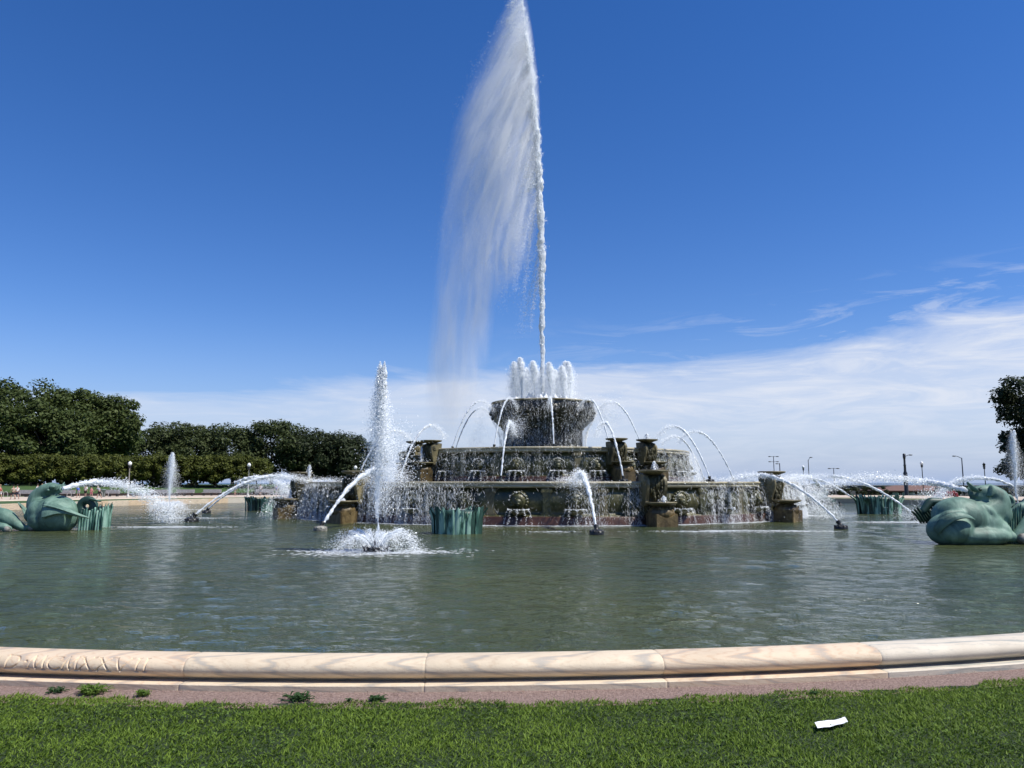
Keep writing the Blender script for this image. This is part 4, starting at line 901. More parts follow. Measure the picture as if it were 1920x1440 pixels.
def mist_volume():
    """the wind-blown veil itself: a closed hull holding a streaky scattering volume"""
    zz = np.array([3.7, 6.2, 8, 10, 13, 16, 19, 22, 25, 28, 31, 33.5, 35.5, 36.2])
    xl = np.array([-5.6, -5.6, -5.6, -5.5, -5.3, -5.1, -4.9, -4.6, -4.1, -3.2, -1.9, -.8, .15, .5])
    xr = np.array([-1.7, -1.6, -1.5, -1.3, -.9, 1.5, 1.95, 2.0, 1.95, 1.85, 1.55, 1.2, .9, .7])
    dens = np.array([.0, .26, .40, .48, .52, .60, .70, .95, 1.3, 1.5, 1.4, 1.0, .5, .0])
    cx, hw = (xl+xr)/2, (xr-xl)/2; dep = np.interp(zz, [6, 20, 30, 36.5], [1.7, 1.5, 1.1, .35])
    zf = np.linspace(3.7, 36.2, 48); n = 20; a = np.linspace(0, 2*np.pi, n, endpoint=False); V = []
    for z in zf: V.append(np.stack([np.interp(z, zz, cx)+np.interp(z, zz, hw)*1.12*np.cos(a), C[1]+np.interp(z, zz, dep)*1.12*np.sin(a), 0*a+z], 1))
    V = np.concatenate(V); m = len(zf); i = np.arange(m-1)[:, None]; j = np.arange(n)[None]; k = (j+1) % n
    Q = np.stack([i*n+j, i*n+k, (i+1)*n+k, (i+1)*n+j], -1).reshape(-1, 4); V = np.vstack([V, [[np.interp(3.7, zz, cx), C[1], 3.6]], [[np.interp(36.2, zz, cx), C[1], 36.3]]])
    T = np.concatenate([np.stack([np.full(n, m*n), (np.arange(n)+1) % n, np.arange(n)], 1), np.stack([np.full(n, m*n+1), (m-1)*n+np.arange(n), (m-1)*n+(np.arange(n)+1) % n], 1)])
    mt = bpy.data.materials.new('spray_volume'); mt.use_nodes = True; nt = mt.node_tree; N = nt.nodes; L = nt.links; N.remove(N['Principled BSDF'])
    def MM(op, a, b=None, c=None, clamp=False):
        q = N.new('ShaderNodeMath'); q.operation = op; q.use_clamp = clamp
        for ii, v in enumerate((a, b, c)):
            if v is None: continue
            if isinstance(v, (int, float)): q.inputs[ii].default_value = v
            else: L.new(v, q.inputs[ii])
        return q.outputs[0]
    g = N.new('ShaderNodeNewGeometry'); sx = N.new('ShaderNodeSeparateXYZ'); L.new(g.outputs['Position'], sx.inputs[0]); X, Y, Z = sx.outputs
    zn = MM('DIVIDE', MM('SUBTRACT', Z, 3.7), 32.5, None, True)
    def table(vals, lo, hi):
        r = N.new('ShaderNodeValToRGB'); e = r.color_ramp.elements; zt = (zz-3.7)/32.5; r.color_ramp.interpolation = 'LINEAR'
        while len(e) > 1: e.remove(e[-1])
        for q, (p, v) in enumerate(zip(zt, vals)):
            el = e[0] if q == 0 else e.new(min(1, p)); el.position = min(1, max(0, p)); c = (v-lo)/(hi-lo); el.color = (c, c, c, 1)
        L.new(zn, r.inputs[0]); return MM('MULTIPLY_ADD', r.outputs[0], hi-lo, lo)
    CX, HW, DN, DP = table(cx, -5, 5), table(hw, 0, 6), table(dens, 0, 2), table(dep, 0, 3)
    slope = np.interp(zz, [6, 12, 20, 27, 36], [.0, .02, .22, .50, .62]); gi = np.concatenate([[0], np.cumsum((slope[1:]+slope[:-1])/2*np.diff(zz))])
    GX = table(gi, 0, 15); xs = MM('SUBTRACT', X, GX)
    cb = N.new('ShaderNodeCombineXYZ'); L.new(MM('MULTIPLY', xs, 1.5), cb.inputs[0]); L.new(MM('MULTIPLY', Y, .9), cb.inputs[1]); L.new(MM('MULTIPLY', Z, .24), cb.inputs[2])
    n1 = N.new('ShaderNodeTexNoise'); n1.inputs['Scale'].default_value = 1.0; n1.inputs['Detail'].default_value = 6; n1.inputs['Roughness'].default_value = .62; n1.inputs['Distortion'].default_value = 1.1; L.new(cb.outputs[0], n1.inputs['Vector'])
    cb2 = N.new('ShaderNodeCombineXYZ'); L.new(MM('MULTIPLY', xs, .42), cb2.inputs[0]); L.new(MM('MULTIPLY', Y, .3), cb2.inputs[1]); L.new(MM('MULTIPLY', Z, .13), cb2.inputs[2])
    n2 = N.new('ShaderNodeTexNoise'); n2.inputs['Scale'].default_value = 1.0; n2.inputs['Detail'].default_value = 3; L.new(cb2.outputs[0], n2.inputs['Vector'])
    u = MM('DIVIDE', MM('SUBTRACT', X, CX), HW); v = MM('DIVIDE', MM('SUBTRACT', Y, float(C[1])), DP)
    # one-sided: dense against the jet (u near 1) high up, soft on the far side
    uu = MM('POWER', MM('ABSOLUTE', u), 2.6); env = MM('SUBTRACT', 1.0, MM('ADD', uu, MM('MULTIPLY', v, v)), None, True)
    side = MM('MULTIPLY_ADD', MM('MULTIPLY', u, zn), .75, .62)
    st = MM('MULTIPLY', MM('SUBTRACT', n1.outputs[0], .40), 4.2, None, True); big = MM('MULTIPLY', MM('SUBTRACT', n2.outputs[0], .32), 3.6, None, True)
    st = MM('MULTIPLY_ADD', st, .82, .18); d = MM('MULTIPLY', MM('MULTIPLY', env, side), MM('MULTIPLY', st, MM('MULTIPLY_ADD', big, .9, .1))); d = MM('MULTIPLY', MM('MULTIPLY', d, DN), 2.9)
    pv = N.new('ShaderNodeVolumeScatter'); pv.inputs['Color'].default_value = (.99, .99, .99, 1); pv.inputs['Anisotropy'].default_value = 0.0; L.new(d, pv.inputs['Density'])
    L.new(pv.outputs[0], N['Material Output'].inputs['Volume'])
    tag(arr_mesh('drifting_mist', V, [Q, T], mt, None, True), 'soft white mist veil blown left of the centre jet, sinking beside the top bowl', 'mist', kind='stuff')
mist_volume()
plume()

def cascade(name, label, rl, zl, zb, n, dens, out=.35, r_in=None, fw=(.005, .016), fl=(.06, .34), a_lim=2.3, prof=None):
    """water flecks falling off a lip; dens(theta_deg)->0..1"""
    th = rng.uniform(-a_lim, a_lim, n*3); c = .12*np.sin(th*57.3*1.3)+.10*np.sin(th*57.3*.53+1); keep = rng.random(n*3) < dens(np.degrees(th)); th = th[keep][:n]; n = len(th)
    # cluster into threads
    g = np.round(th*rl/.11)*.11/rl; jit = rng.normal(0, .018, n)/rl*1.4; thr = g + np.sin(g*931.7)*.06/rl; mixm = rng.random(n) < .62; th = np.where(mixm, thr + jit, th)
    t = rng.random(n)**.8; v = out*(.45+.9*np.abs(np.sin(g*517.3)))*rng.uniform(.7, 1.3, n)
    H = zl-zb; z = zl - H*t; r = rl + .03 + v*np.sqrt(t)*math.sqrt(H) * (1 if True else 0); wf = np.sin(g*77+z*4)*.025
    th2 = th + wf/rl + rng.normal(0, .02, n)*t/rl*2
    if prof: r = np.interp(z, [q[1] for q in prof], [q[0] for q in prof]) + rng.uniform(.02, .12, n)
    P = np.stack([C[0]+r*np.sin(th2), C[1]-r*np.cos(th2), z], 1); D = np.stack([np.sin(th)*v*.6, -np.cos(th)*v*.6, -np.ones(n)], 1)
    w = rng.uniform(*fw, n)*(1-.3*t); V, Fq = flecks(P, D, w, rng.uniform(*fl, n), .8)
    tag(arr_mesh(name, V, Fq, M_white), label, 'falling water', kind='stuff')
def lip_foam(r, z, n, dens, label):
    th = rng.uniform(-2.2, 2.2, n); q = .5+.5*np.sin(th*r*2.1)*np.sin(th*r*.73+2); k = rng.random(n) < dens(np.degrees(th))*.9*q + .12*q; th = th[k]; m = len(th)
    P = np.stack([C[0]+(r+rng.uniform(-.10, .05, m))*np.sin(th), C[1]-(r+rng.uniform(-.10, .05, m))*np.cos(th), z+rng.normal(0, .03, m)], 1)
    V, Fq = flecks(P, np.stack([np.cos(th), np.sin(th), 0*th-.4], 1), rng.uniform(.01, .03, m), rng.uniform(.03, .12, m)); tag(arr_mesh('lip_foam', V, Fq, M_white), label, 'foam', kind='stuff')
def bumps(th, L, base):
    v = np.full_like(th, base)
    for c, w, a in L: v = v + a*np.exp(-((th-c)/w)**2)
    return np.clip(v, 0, 1)
cascade('cascade', 'threads of water falling over the lowest basin', 15.02, 1.60, WZ, 30000, lambda t: bumps(t, [(-33, 6, .62), (-25, 5, .95), (-18, 4, .5), (5, 2.6, .6), (13, 1.6, .6), (30, 3.4, .95), (36, 3, .35), (-52, 8, .6), (52, 8, .8), (68, 14, .9), (-75, 14, .6)], .02), .18, fw=(.004, .015), fl=(.05, .34))
cascade('cascade', 'threads of water falling over the middle basin', 9.02, 3.40, 1.72, 9500, lambda t: bumps(t, [(-32, 7, .6), (-20, 5, .35), (-5, 6, .55), (10, 5, .3), (28, 3, .4), (45, 8, .8), (62, 12, .9), (-62, 12, .4)], .08), .15, fw=(.004, .013), fl=(.05, .30))
cascade('cascade', 'sheet of water threads falling over the top bowl', 3.44, 6.56, 3.6, 13000, lambda t: bumps(t, [(-40, 15, .5), (0, 14, .4), (14, 5, -.3), (35, 12, .5), (70, 20, .6)], .35), .02, fw=(.005, .017), fl=(.05, .24), a_lim=3.1, prof=[(2.80, 3.6), (2.72, 3.75), (2.62, 3.95), (2.70, 4.6), (2.86, 5.05), (3.02, 5.32), (3.20, 5.65), (3.34, 6.0), (3.36, 6.3), (3.34, 6.42), (3.31, 6.6)])
cascade('cascade', 'outer droplets drifting off the top bowl', 3.5, 6.5, 3.6, 9000, lambda t: bumps(t, [(75, 25, .8), (-75, 25, .7), (100, 30, .5), (-110, 30, .4)], .02), .62, fw=(.010, .03), fl=(.01, .05), a_lim=3.1)
cascade('cascade', 'wide veil blown off the right flank of the lowest basin', 15.1, 1.75, WZ, 24000, lambda t: bumps(t, [(62, 10, 1), (80, 12, .7)], .0), 1.0, fw=(.012, .04), fl=(.02, .08))
cascade('cascade', 'wide veil blown off the right flank of the middle basin', 9.1, 3.5, 1.72, 9000, lambda t: bumps(t, [(66, 12, 1), (85, 14, .8)], .0), .55, fw=(.01, .03), fl=(.02, .07))
cascade('cascade', 'wide veil falling off the left flank of the lowest basin', 15.1, 1.75, WZ, 12000, lambda t: bumps(t, [(-72, 12, 1), (-50, 6, .4)], .0), .8, fw=(.012, .04), fl=(.02, .08))
lip_foam(15.0, 1.62, 7000, lambda t: bumps(t, [(-25, 10, .8), (5, 5, .6), (30, 6, .8), (60, 15, .8), (-60, 12, .6)], .05), 'white water curling over the lip of the lowest basin')
lip_foam(9.0, 3.42, 4000, lambda t: bumps(t, [(-25, 10, .6), (5, 8, .4), (50, 12, .8)], .08), 'white water curling over the lip of the middle basin')
lip_foam(14.3, 1.69, 5000, lambda t: bumps(t, [(45, 25, 1), (-50, 18, .9)], .03), 'froth floating just inside the lip of the lowest basin')
# dribbles from the spout bowls
def dribbles():
    A = Arr()
    for masks, r, z0, zb, k in ((low_masks, 14.92, WZ+.34+.62+.10, WZ, 1.0), (mid_masks, 8.92, 1.62+.30+.62*.88+.10, 1.7, .88)):
        for th in masks:
            c = pol(r+.14, R(th), z0-.38*k); fr = frame(r+.12*k, R(th), z0-.38*k)
            for a in (-75, -38, 0, 38, 75):
                h = z0-.38*k-zb; t = np.linspace(0, 1, 12); ra = .45*k + .20*t; x = ra*math.sin(R(a)); y = -ra*math.cos(R(a)); z = -h*t**1.6
                P = np.array([fr @ Vector((x[i], y[i], z[i])) for i in range(12)]); m = 60; i = rng.integers(0, 11, m); V, Fq = flecks(P[i]+rng.normal(0, .03, (m, 3)), np.tile([0, 0, -1.], (m, 1)), rng.uniform(.01, .028, m), rng.uniform(.02, .06, m)); A.add(V, Fq)
            m = 110; a = rng.uniform(-1.5, 1.5, m); q = np.array([fr @ Vector((.45*k*math.sin(b), -.45*k*math.cos(b), .02)) for b in a]) + rng.normal(0, .015, (m, 3))
            V, Fq = flecks(q, np.tile([1., 0, 0.], (m, 1)), .025, .06); A.add(V, Fq)
            m = 60; a = rng.uniform(0, math.pi, m); q = np.array([fr @ Vector((.40*k*math.cos(b), -.12, .38*k+.38*k*math.sin(b))) for b in a]) + rng.normal(0, .02, (m, 3))
            V, Fq = flecks(q, np.tile([1., 0, 0.3], (m, 1)), .02, .05); A.add(V, Fq)
    tag(A.obj('dribbling_water', M_white), 'thin dribbles falling from the lion spouts and their bowls', 'falling water', kind='stuff')
dribbles()
# little bubblers on the saucers
def bubbler(px, Y, y0, y1, label):
    a = atY(px, y0, Y); b = atY(px, y1, Y); H = b.z-a.z; A = Arr(); z = np.linspace(0, H, 16); V, Fq = lumpy_tube(np.stack([a.x+0*z, a.y+0*z, a.z+z], 1), .05*np.sqrt(np.clip(1.05-z/H, 0, 1))+.012, 7, .6, 12); A.add(V, Fq)
    m = 320; f = np.sqrt(rng.random(m)); q = np.stack([a.x+rng.normal(0, 1, m)*.14*(1.1-f), a.y+rng.normal(0, 1, m)*.14*(1.1-f), a.z+H*f], 1); V, Fq = flecks(q, np.tile([0, 0, 1.], (m, 1)), .022, .06); A.add(V, Fq)
    tag(A.obj('bubbler', M_white, None, True), label, 'water jet', 'small bubblers on the console saucers')
bubbler(1227, 34.4, 890, 865, 'small bubbler on the saucer before the right upper consoles')
bubbler(1245, 33.2, 947, 930, 'tiny bubbler in the lower saucer of the console right of centre')
bubbler(580, 40.5, 896, 872, 'small bubbler at the left end of the lowest basin')
bubbler(644, 35.8, 947, 935, 'tiny bubbler above the ochre foot of the left lower console')
bubbler(790, 41.6, 872, 838, 'small bubbler between the left pair of upper consoles')
bubbler(1213, 41.2, 826, 812, 'small bubbler atop the right upper console')

# foam: flakes lying on the water
def foam(name, label, P, size):
    n = len(P); a = rng.uniform(0, 2*math.pi, n); k = 6; ang = np.linspace(0, 2*math.pi, k, endpoint=False); rad = size[:, None]*rng.uniform(.4, 1.1, (n, k))
    x = P[:, 0:1] + rad*np.cos(ang+a[:, None])*1.5; y = P[:, 1:2] + rad*np.sin(ang+a[:, None]); z = np.repeat((WZ + .006 + rng.uniform(0, .03, n))[:, None], k, 1)
    V = np.stack([x, y, z], -1).reshape(-1, 3); tag(arr_mesh(name, V, np.arange(n*k).reshape(n, k), M_white), label, 'foam', kind='stuff')
def foam_ring():
    n = 16000; th = rng.uniform(-2.0, 2.0, n); v = np.abs(rng.normal(0, .26, n)); q = vn(np.stack([th*15, 0*th, 0*th], 1), .5, 7); keep = v < .24+.75*np.clip(q+.25, 0, 1)
    th = th[keep]; v = v[keep]; r = 15.2+v; P = np.stack([C[0]+r*np.sin(th), C[1]-r*np.cos(th)], 1); foam('foam_ring', 'white foam line where the lowest basin meets the pool', P, rng.uniform(.02, .06, len(P)))
foam_ring()
def foam_patch(px, py, lx, ly, n, label):
    g = atZ(px, py, WZ); P = np.stack([g.x + rng.normal(0, 1, n)*lx, g.y + rng.normal(0, 1, n)*ly], 1); q = vn(np.column_stack([P*np.array([.6, 1.6]), 0*P[:, 0]]), 1.2, 3); P = P[q > -.12]
    foam('foam_patch', label, P, rng.uniform(.015, .06, len(P)))
foam_patch(705, 1036, .95, .55, 2600, 'foam around the foot of the tall left jet')
foam_patch(330, 989, 1.1, .22, 1500, 'long white foam streak right of the left sea horse')
foam_patch(345, 972, 1.3, .22, 1100, 'thin foam streak beyond the pointed spout head')
foam_patch(350, 956, 1.8, .3, 900, 'far thin foam streak at the far left jet')
foam_patch(1400, 997, 1.7, .28, 2200, 'white foam streak in the water right of the fountain')
foam_patch(1500, 968, 1.5, .9, 1600, 'foam patch under the veil at the right flank')
foam_patch(1705, 980, 1.3, .35, 2400, 'bright foam before the snout of the right sea horse')
foam_patch(1040, 998, .5, .2, 200, 'few foam specks beside the middle spout head')
# splashes
def splash(px, py, Y, sx, sz, n, label, dy=.3):
    n = int(n*1.6)
    c = atY(px, py, Y); P = np.stack([c.x+rng.normal(0, sx, n), Y+rng.normal(0, dy, n), np.maximum(WZ+.02, c.z+rng.normal(0, sz, n))], 1)
    V, Fq = flecks(P, rng.normal(0, 1, (n, 3)), rng.uniform(.008, .028, n), rng.uniform(.02, .06, n), .9); tag(arr_mesh('splash', V, Fq, M_white), label, 'splash', kind='stuff')
splash(322, 955, 36.6, .5, .28, 1200, 'droplets where the left sea horse jet falls')
splash(1755, 928, 27, .32, .16, 800, 'broken droplets above the back of the right sea horse')
splash(1722, 964, 33, .55, .18, 1300, 'splash in the water left of the right sea horse')
splash(1075, 905, 33.6, .45, .15, 1800, 'splash on the lip where the middle pool jet lands')
splash(720, 898, 34.5, .6, .15, 1500, 'splash on the lip where the left pool jet lands')
splash(1450, 898, 40.5, 1.3, .16, 3500, 'froth along the lip at the right end of the lowest basin')
splash(1330, 900, 41.5, 1.0, .10, 1600, 'froth in the lowest basin under the two close jets')
splash(490, 915, 58, 1.1, .45, 2600, 'misty splash between the left reed clump and the basin')
splash(1500, 905, 58, 1.3, .4, 1800, 'misty splash behind the right flank of the lowest basin')
splash(1600, 893, 52, 2.2, .2, 350, 'thrown droplets above the right reed clump')
splash(610, 899, 40, .9, .07, 900, 'froth in the lowest basin at its left end')
splash(1140, 770, 47, .6, .45, 2400, 'droplets drifting right of the top bowl')
splash(965, 800, 41.5, .35, .35, 1400, 'droplets of the jet before the top bowl stem')
splash(735, 850, 21, .35, .45, 1400, 'droplets blown off the tall left jet')

# ------------------------------------------------------------------ trees
def leaf_cards(Pc, n, rad, size, flat=.55):
    """n leaf faces on shells of clumps"""
    k = len(Pc); i = rng.integers(0, k, n); d = rng.normal(0, 1, (n, 3)); d /= np.linalg.norm(d, axis=1)[:, None]
    rr = rad[i]*(.55+.5*rng.random(n)); P = Pc[i] + d*rr[:, None]*np.array([1, 1, .72])
    nrm = d + np.array([0, 0, .8]) + rng.normal(0, flat, (n, 3)); nrm /= np.linalg.norm(nrm, axis=1)[:, None]
    t = np.cross(nrm, rng.normal(0, 1, (n, 3))); t /= np.linalg.norm(t, axis=1)[:, None]; b = np.cross(nrm, t)
    s = size*rng.uniform(.5, 1.3, n)[:, None]
    V = np.stack([P-t*s, P+b*s*.55-nrm*s*.1, P+t*s, P-b*s*.55-nrm*s*.1], 1).reshape(-1, 3)
    return V, np.arange(4*n).reshape(n, 4)
def tree(name, loc, H, rx, rz, base, n, size, mat, label, group, clumps=70, crad=1.5, trunk_r=.35, flat_top=False, cat='tree'):
    t = empty(name, loc); tag(t, label, cat, group)
    zc = H - rz; Pc = []; 
    seedv = random.uniform(0, 100)
    while len(Pc) < clumps:
        d = rng.normal(0, 1, 3); d /= np.linalg.norm(d); f = (.35+.65*rng.random())**.5 if not flat_top else rng.random()**.3
        bulge = 1 + .22*mnoise.noise(Vector(d*1.7)+Vector((seedv, 0, 0)))
        p = d*f*bulge*np.array([rx, rx, rz]); p[2] += zc
        if flat_top: p[2] = min(p[2], H - crad*.6 + rng.uniform(-.2, .2)); 
        if p[2] < base: p[2] = base + rng.uniform(0, .8)
        Pc.append(p)
    Pc = np.array(Pc); rad = crad*rng.uniform(.6, 1.25, len(Pc))
    V, Fq = leaf_cards(Pc, n, rad, size); arr_mesh('crown', V, Fq, mat, t)
    A = Arr(); nst = 8; P = np.array([[.15*math.sin(i), .1*math.cos(i*1.7), -.4 + (zc+.4)*i/nst] for i in range(nst+1)]); V, Fq = tube_arr(P, np.linspace(trunk_r, trunk_r*.45, nst+1), 9); A.add(V, Fq)
    for k in range(9):
        a = k*2.4; z0 = base*.6 + (zc-base*.6)*rng.uniform(.2, .9); q = Pc[rng.integers(0, len(Pc))]; m = np.array([0, 0, z0]); P = np.array([m, m*.5+q*.5+np.array([0, 0, -.3]), q]); V, Fq = tube_arr(P, [trunk_r*.4, trunk_r*.25, trunk_r*.08], 6); A.add(V, Fq)
    A.obj('trunk', M_bark, t, True)
    return t
def gz(x, y): return float(ground_z(np.array([x]), np.array([y]))[0])
def tree_at(px, Y, ytop, wpx, ybase, **kw):
    x = (px-960)/F*(Y*math.cos(PITCH)); z0 = gz(x, Y); top = atY(px, ytop, Y).z - z0; bs = max(.5, atY(px, ybase, Y).z - z0); w = wpx/F*Y/2
    return tree(loc=(x, Y, z0), H=top, rx=w, rz=kw.pop('rz', (top-bs)/2*1.05), base=bs, **kw)
elm_l = ['tall elm at the far left edge of the photo', 'tall broad elm, second from the left edge', 'tall elm with rounded top left of the gap in the tree line', 'elm whose ragged crown ends at the gap in the tree line', 'elm low behind the clipped trees, between two tall elms']
for (px, Y, yt, w, yb), lb in zip(((-55, 152, 718, 190, 880), (45, 150, 716, 190, 870), (128, 155, 724, 150, 870), (198, 158, 742, 118, 860), (90, 146, 760, 150, 880)), elm_l):
    tree_at(px, Y, yt, w, yb, name='elm_tree', n=16000, size=.34, mat=M_leafA, label=lb, group='tall elms at the left', clumps=90, crad=2.3, trunk_r=.5)
mid_l = ['dark tree right of the gap, first of the middle group', 'dark flat-topped tree in the middle group, second', 'rounded dark tree above the second lamp post', 'dark tree with its trunk showing before the lake', 'dark tree standing right of the bare trunk', 'last dark tree of the row, next to the tall jet', 'low dark tree closing the row behind the tall jet']
for (px, Y, yt, w, yb), lb in zip(((290, 178, 797, 130, 900), (362, 180, 789, 132, 900), (435, 178, 801, 128, 895), (508, 176, 790, 128, 885), (578, 178, 808, 120, 892), (636, 180, 815, 108, 900), (676, 184, 836, 80, 902)), mid_l):
    tree_at(px, Y, yt, w, yb, name='linden_tree', n=15000, size=.34, mat=M_leafB if px < 560 else M_leafD, label=lb, group='dark trees behind the clipped ones', clumps=90, crad=2.3, trunk_r=.45)
# clipped low trees, two rows
k = 0
cl_names = ['at the left edge of the photo', 'second from the left edge', 'third from the left edge', 'behind the left sea horse head', 'above the foaming jet of the left sea horse', 'left of the first lamp post', 'right of the first lamp post', 'just left of the far upright jet', 'just right of the far upright jet', 'fourth left of the second lamp post', 'third left of the second lamp post', 'second left of the second lamp post', 'just left of the second lamp post', 'ending the row right of the second lamp post']
for i, lb in enumerate(cl_names):
    px = -20 + i*38.5; Y = 118 + i*1.5
    tree_at(px, Y, 853 + (i*37 % 5) - 2 + (8 if i == 13 else 0), 62, 900, name='clipped_tree', n=5200, size=.22, mat=M_leafC, label='low clipped green tree ' + lb, group='clipped trees in the front row at left', clumps=50, crad=.85, trunk_r=.13, flat_top=True)
for i in range(11):
    px = -10 + i*46; Y = 127 + i*1.2
    tree_at(px, Y, 851 + (i*23 % 5), 68, 895, name='clipped_tree', n=3000, size=.28, mat=M_leafC, label='low clipped tree half hidden behind the front row of clipped trees', group='clipped trees in the back row at left', clumps=36, crad=1.0, trunk_r=.13, flat_top=True)
# dark tree at the right edge
tree(name='dark_tree', loc=(atY(1994, 900, 70).x, 70, -.1), H=atY(1900, 700, 70).z+.1, rx=5.3, rz=4.6, base=2.4, n=26000, size=.20, mat=M_leafD, label='dark leafy tree cut by the right edge of the photo', group=None, clumps=130, crad=1.2, trunk_r=.35)
tree(name='dark_tree', loc=(atY(1925, 900, 78).x, 78, -.1), H=atY(1900, 842, 78).z+.1, rx=2.5, rz=1.6, base=1.9, n=4500, size=.18, mat=M_leafD, label='smaller dark tree under the big one at the right edge', group=None, clumps=30, crad=.8, trunk_r=.2)

# hedges and low walls at the back right
def hedge(px0, px1, Y, z0, z1, n, mat, label, depth=1.2, size=.13, cr=.35):
    x0, x1 = (px0-960)/F*Y, (px1-960)/F*Y; m = int((x1-x0)/.7)+1
    Pc = np.array([[x0+(x1-x0)*rng.random(), Y+rng.uniform(-depth, depth)/2, z0+(z1-z0)*rng.random()**.6] for _ in range(m*4)]); V, Fq = leaf_cards(Pc, n, np.full(len(Pc), cr), size)
    o = arr_mesh('hedge', V, Fq, mat); tag(o, label, 'hedge')
hedge(1515, 1668, 118, -.5, 1.1, 9000, M_leafD, 'dark shrubs behind the promenade, left of the brown-roofed pavilion')
hedge(1745, 1990, 128, -.8, .9, 9000, M_leafD, 'dark hedge behind the large right sea horse')
hedge(-80, 440, 142, .8, 4.4, 22000, M_leafD, 'dark undergrowth in shade behind the clipped trees', 4, .38, .7)
hedge(480, 560, 128, -.2, 1.0, 4000, M_leafD, 'low dark hedge under the bare trunk, left of the basin')
def long_wall(px0, px1, Y, z0, z1, label, mat):
    bm = bmesh.new(); x0, x1 = (px0-960)/F*Y, (px1-960)/F*Y; box(bm, x0, x1, Y, Y+.8, z0, z1, .05); t = empty('retaining_wall', (0, 0, 0)); tag(t, label, 'wall'); bm_obj('wall_body', bm, mat, t)
    bm = bmesh.new(); box(bm, x0, x1, Y-.12, Y+.92, z1+.003, z1+.18, .04); bm_obj('wall_cap', bm, M_seat, t)
long_wall(1370, 2100, 168, -4.6, .95, 'long low grey wall in front of the lake at right', M_wall)
# pavilion
def pavilion():
    Y = 140; x = lambda px: (px-960)/F*Y*.9925; g = empty('pavilion', (x(1722), Y, -3.2)); tag(g, 'low dark pavilion with a brown hipped roof and white windows', 'building')
    X0, X1 = x(1652)-x(1722), x(1800)-x(1722); 
    bm = bmesh.new(); box(bm, X0, X1, 0, 7, 0, 3.45); bm_obj('wall', bm, M_brick, g)
    bm = bmesh.new(); e = .8; z0, z1 = 3.45, 4.35
    a = [bm.verts.new(v) for v in ((X0-e, -e, z0), (X1+e, -e, z0), (X1+e, 7+e, z0), (X0-e, 7+e, z0))]; b = [bm.verts.new(v) for v in ((X0+4.2, 3.5, z1), (X1-4.2, 3.5, z1))]
    c = [bm.verts.new(v.co - Vector((0, 0, .15))) for v in a]
    bm.faces.new((a[0], a[1], b[1], b[0])); bm.faces.new((a[2], a[3], b[0], b[1])); bm.faces.new((a[1], a[2], b[1])); bm.faces.new((a[3], a[0], b[0])); bm.faces.new(c[::-1])
    for i in range(4): bm.faces.new((a[i], c[i], c[(i+1) % 4], a[(i+1) % 4]))
    bm_obj('roof', bm, M_roof, g)
    for p0, p1 in ((1672, 1682), (1690, 1703), (1705, 1713), (1719, 1726), (1733, 1741)):
        a0, a1 = x(p0)-x(1722), x(p1)-x(1722); bm = bmesh.new(); w = .06
        box(bm, a0, a1, -.06, .0, 1.95, 2.03); box(bm, a0, a1, -.06, 0, 3.0, 3.08)
        n = max(2, int((a1-a0)/.35)); 
        for i in range(n+1): xx = a0+(a1-a0)*i/n; box(bm, xx-w/2, xx+w/2, -.055, 0, 2.03, 3.0)
        box(bm, a0, a1, -.052, 0, 2.48, 2.54); f = bm_obj('window', bm, M_frame, g)
        bm = bmesh.new(); box(bm, a0, a1, -.03, -.005, 1.97, 3.06); bm_obj('pane', bm, M_pane, f)
pavilion()
bm = bmesh.new()
for k in range(60):
    q = bmesh.ops.create_icosphere(bm, subdivisions=1, radius=random.uniform(.15, .3)); bmesh.ops.translate(bm, vec=((1765-960)/F*104+random.uniform(-1.2, 1.2), 104+random.uniform(-.5, .5), -.2+random.uniform(0, .6)), verts=q['verts'])
tag(bm_obj('flower_bed', bm, plain('red_flowers', (.22, .02, .03)), None), 'mound of dark red flowers left of the large right sea horse', 'flowers', kind='stuff')

# benches and hoop rail on the left promenade
def bench(px, label, Y, wpx=34):
    x = (px-960)/F*Y; w = wpx/F*Y; z = gz(x, Y)+.06; b = empty('bench', (x, Y, z)); tag(b, label, 'bench', 'pale benches along the promenade at left')
    bm = bmesh.new(); box(bm, -w/2, w/2, -.3, .3, .40, .50, .02); bm_obj('seat', bm, M_seat, b)
    bm = bmesh.new(); box(bm, -w/2, w/2, .30, .38, .50, .92, .02); bm_obj('backrest', bm, M_seat, b)
    for k in (-1, 0, 1):
        bm = bmesh.new(); box(bm, k*w*.42-.08, k*w*.42+.08, -.25, .3, 0, .40, .02); bm_obj('leg', bm, M_steel, b)
bench_l = ['bench behind the neck of the left sea horse', 'bench half hidden by the foaming jet', 'bench just left of the far upright jet', 'bench right of the far upright jet', 'bench second to the right of the far upright jet', 'bench behind the jet of the pointed spout head', 'bench behind the dark reed clump']
for (px, Y), lb in zip(((58, 104), (130, 105), (213, 107), (302, 110), (352, 112), (402, 114), (500, 117)), bench_l): bench(px, 'pale stone ' + lb, Y)
def hoop(px, Y, label):
    x = (px-960)/F*Y; z = gz(x, Y)+.06; a = np.linspace(0, math.pi, 12); P = np.array([[x+.28*math.cos(t)*(1), Y, z + .35 + .35*math.sin(t)] for t in a]); P = np.vstack([[x+.28, Y, z-.05], P, [x-.28, Y, z-.05]])
    V, Fq = tube_arr(P, np.full(len(P), .035), 7); o = arr_mesh('hoop_rail', V, Fq, M_seat, None, True); tag(o, label, 'hoop rail', 'hoop rails along the promenade')
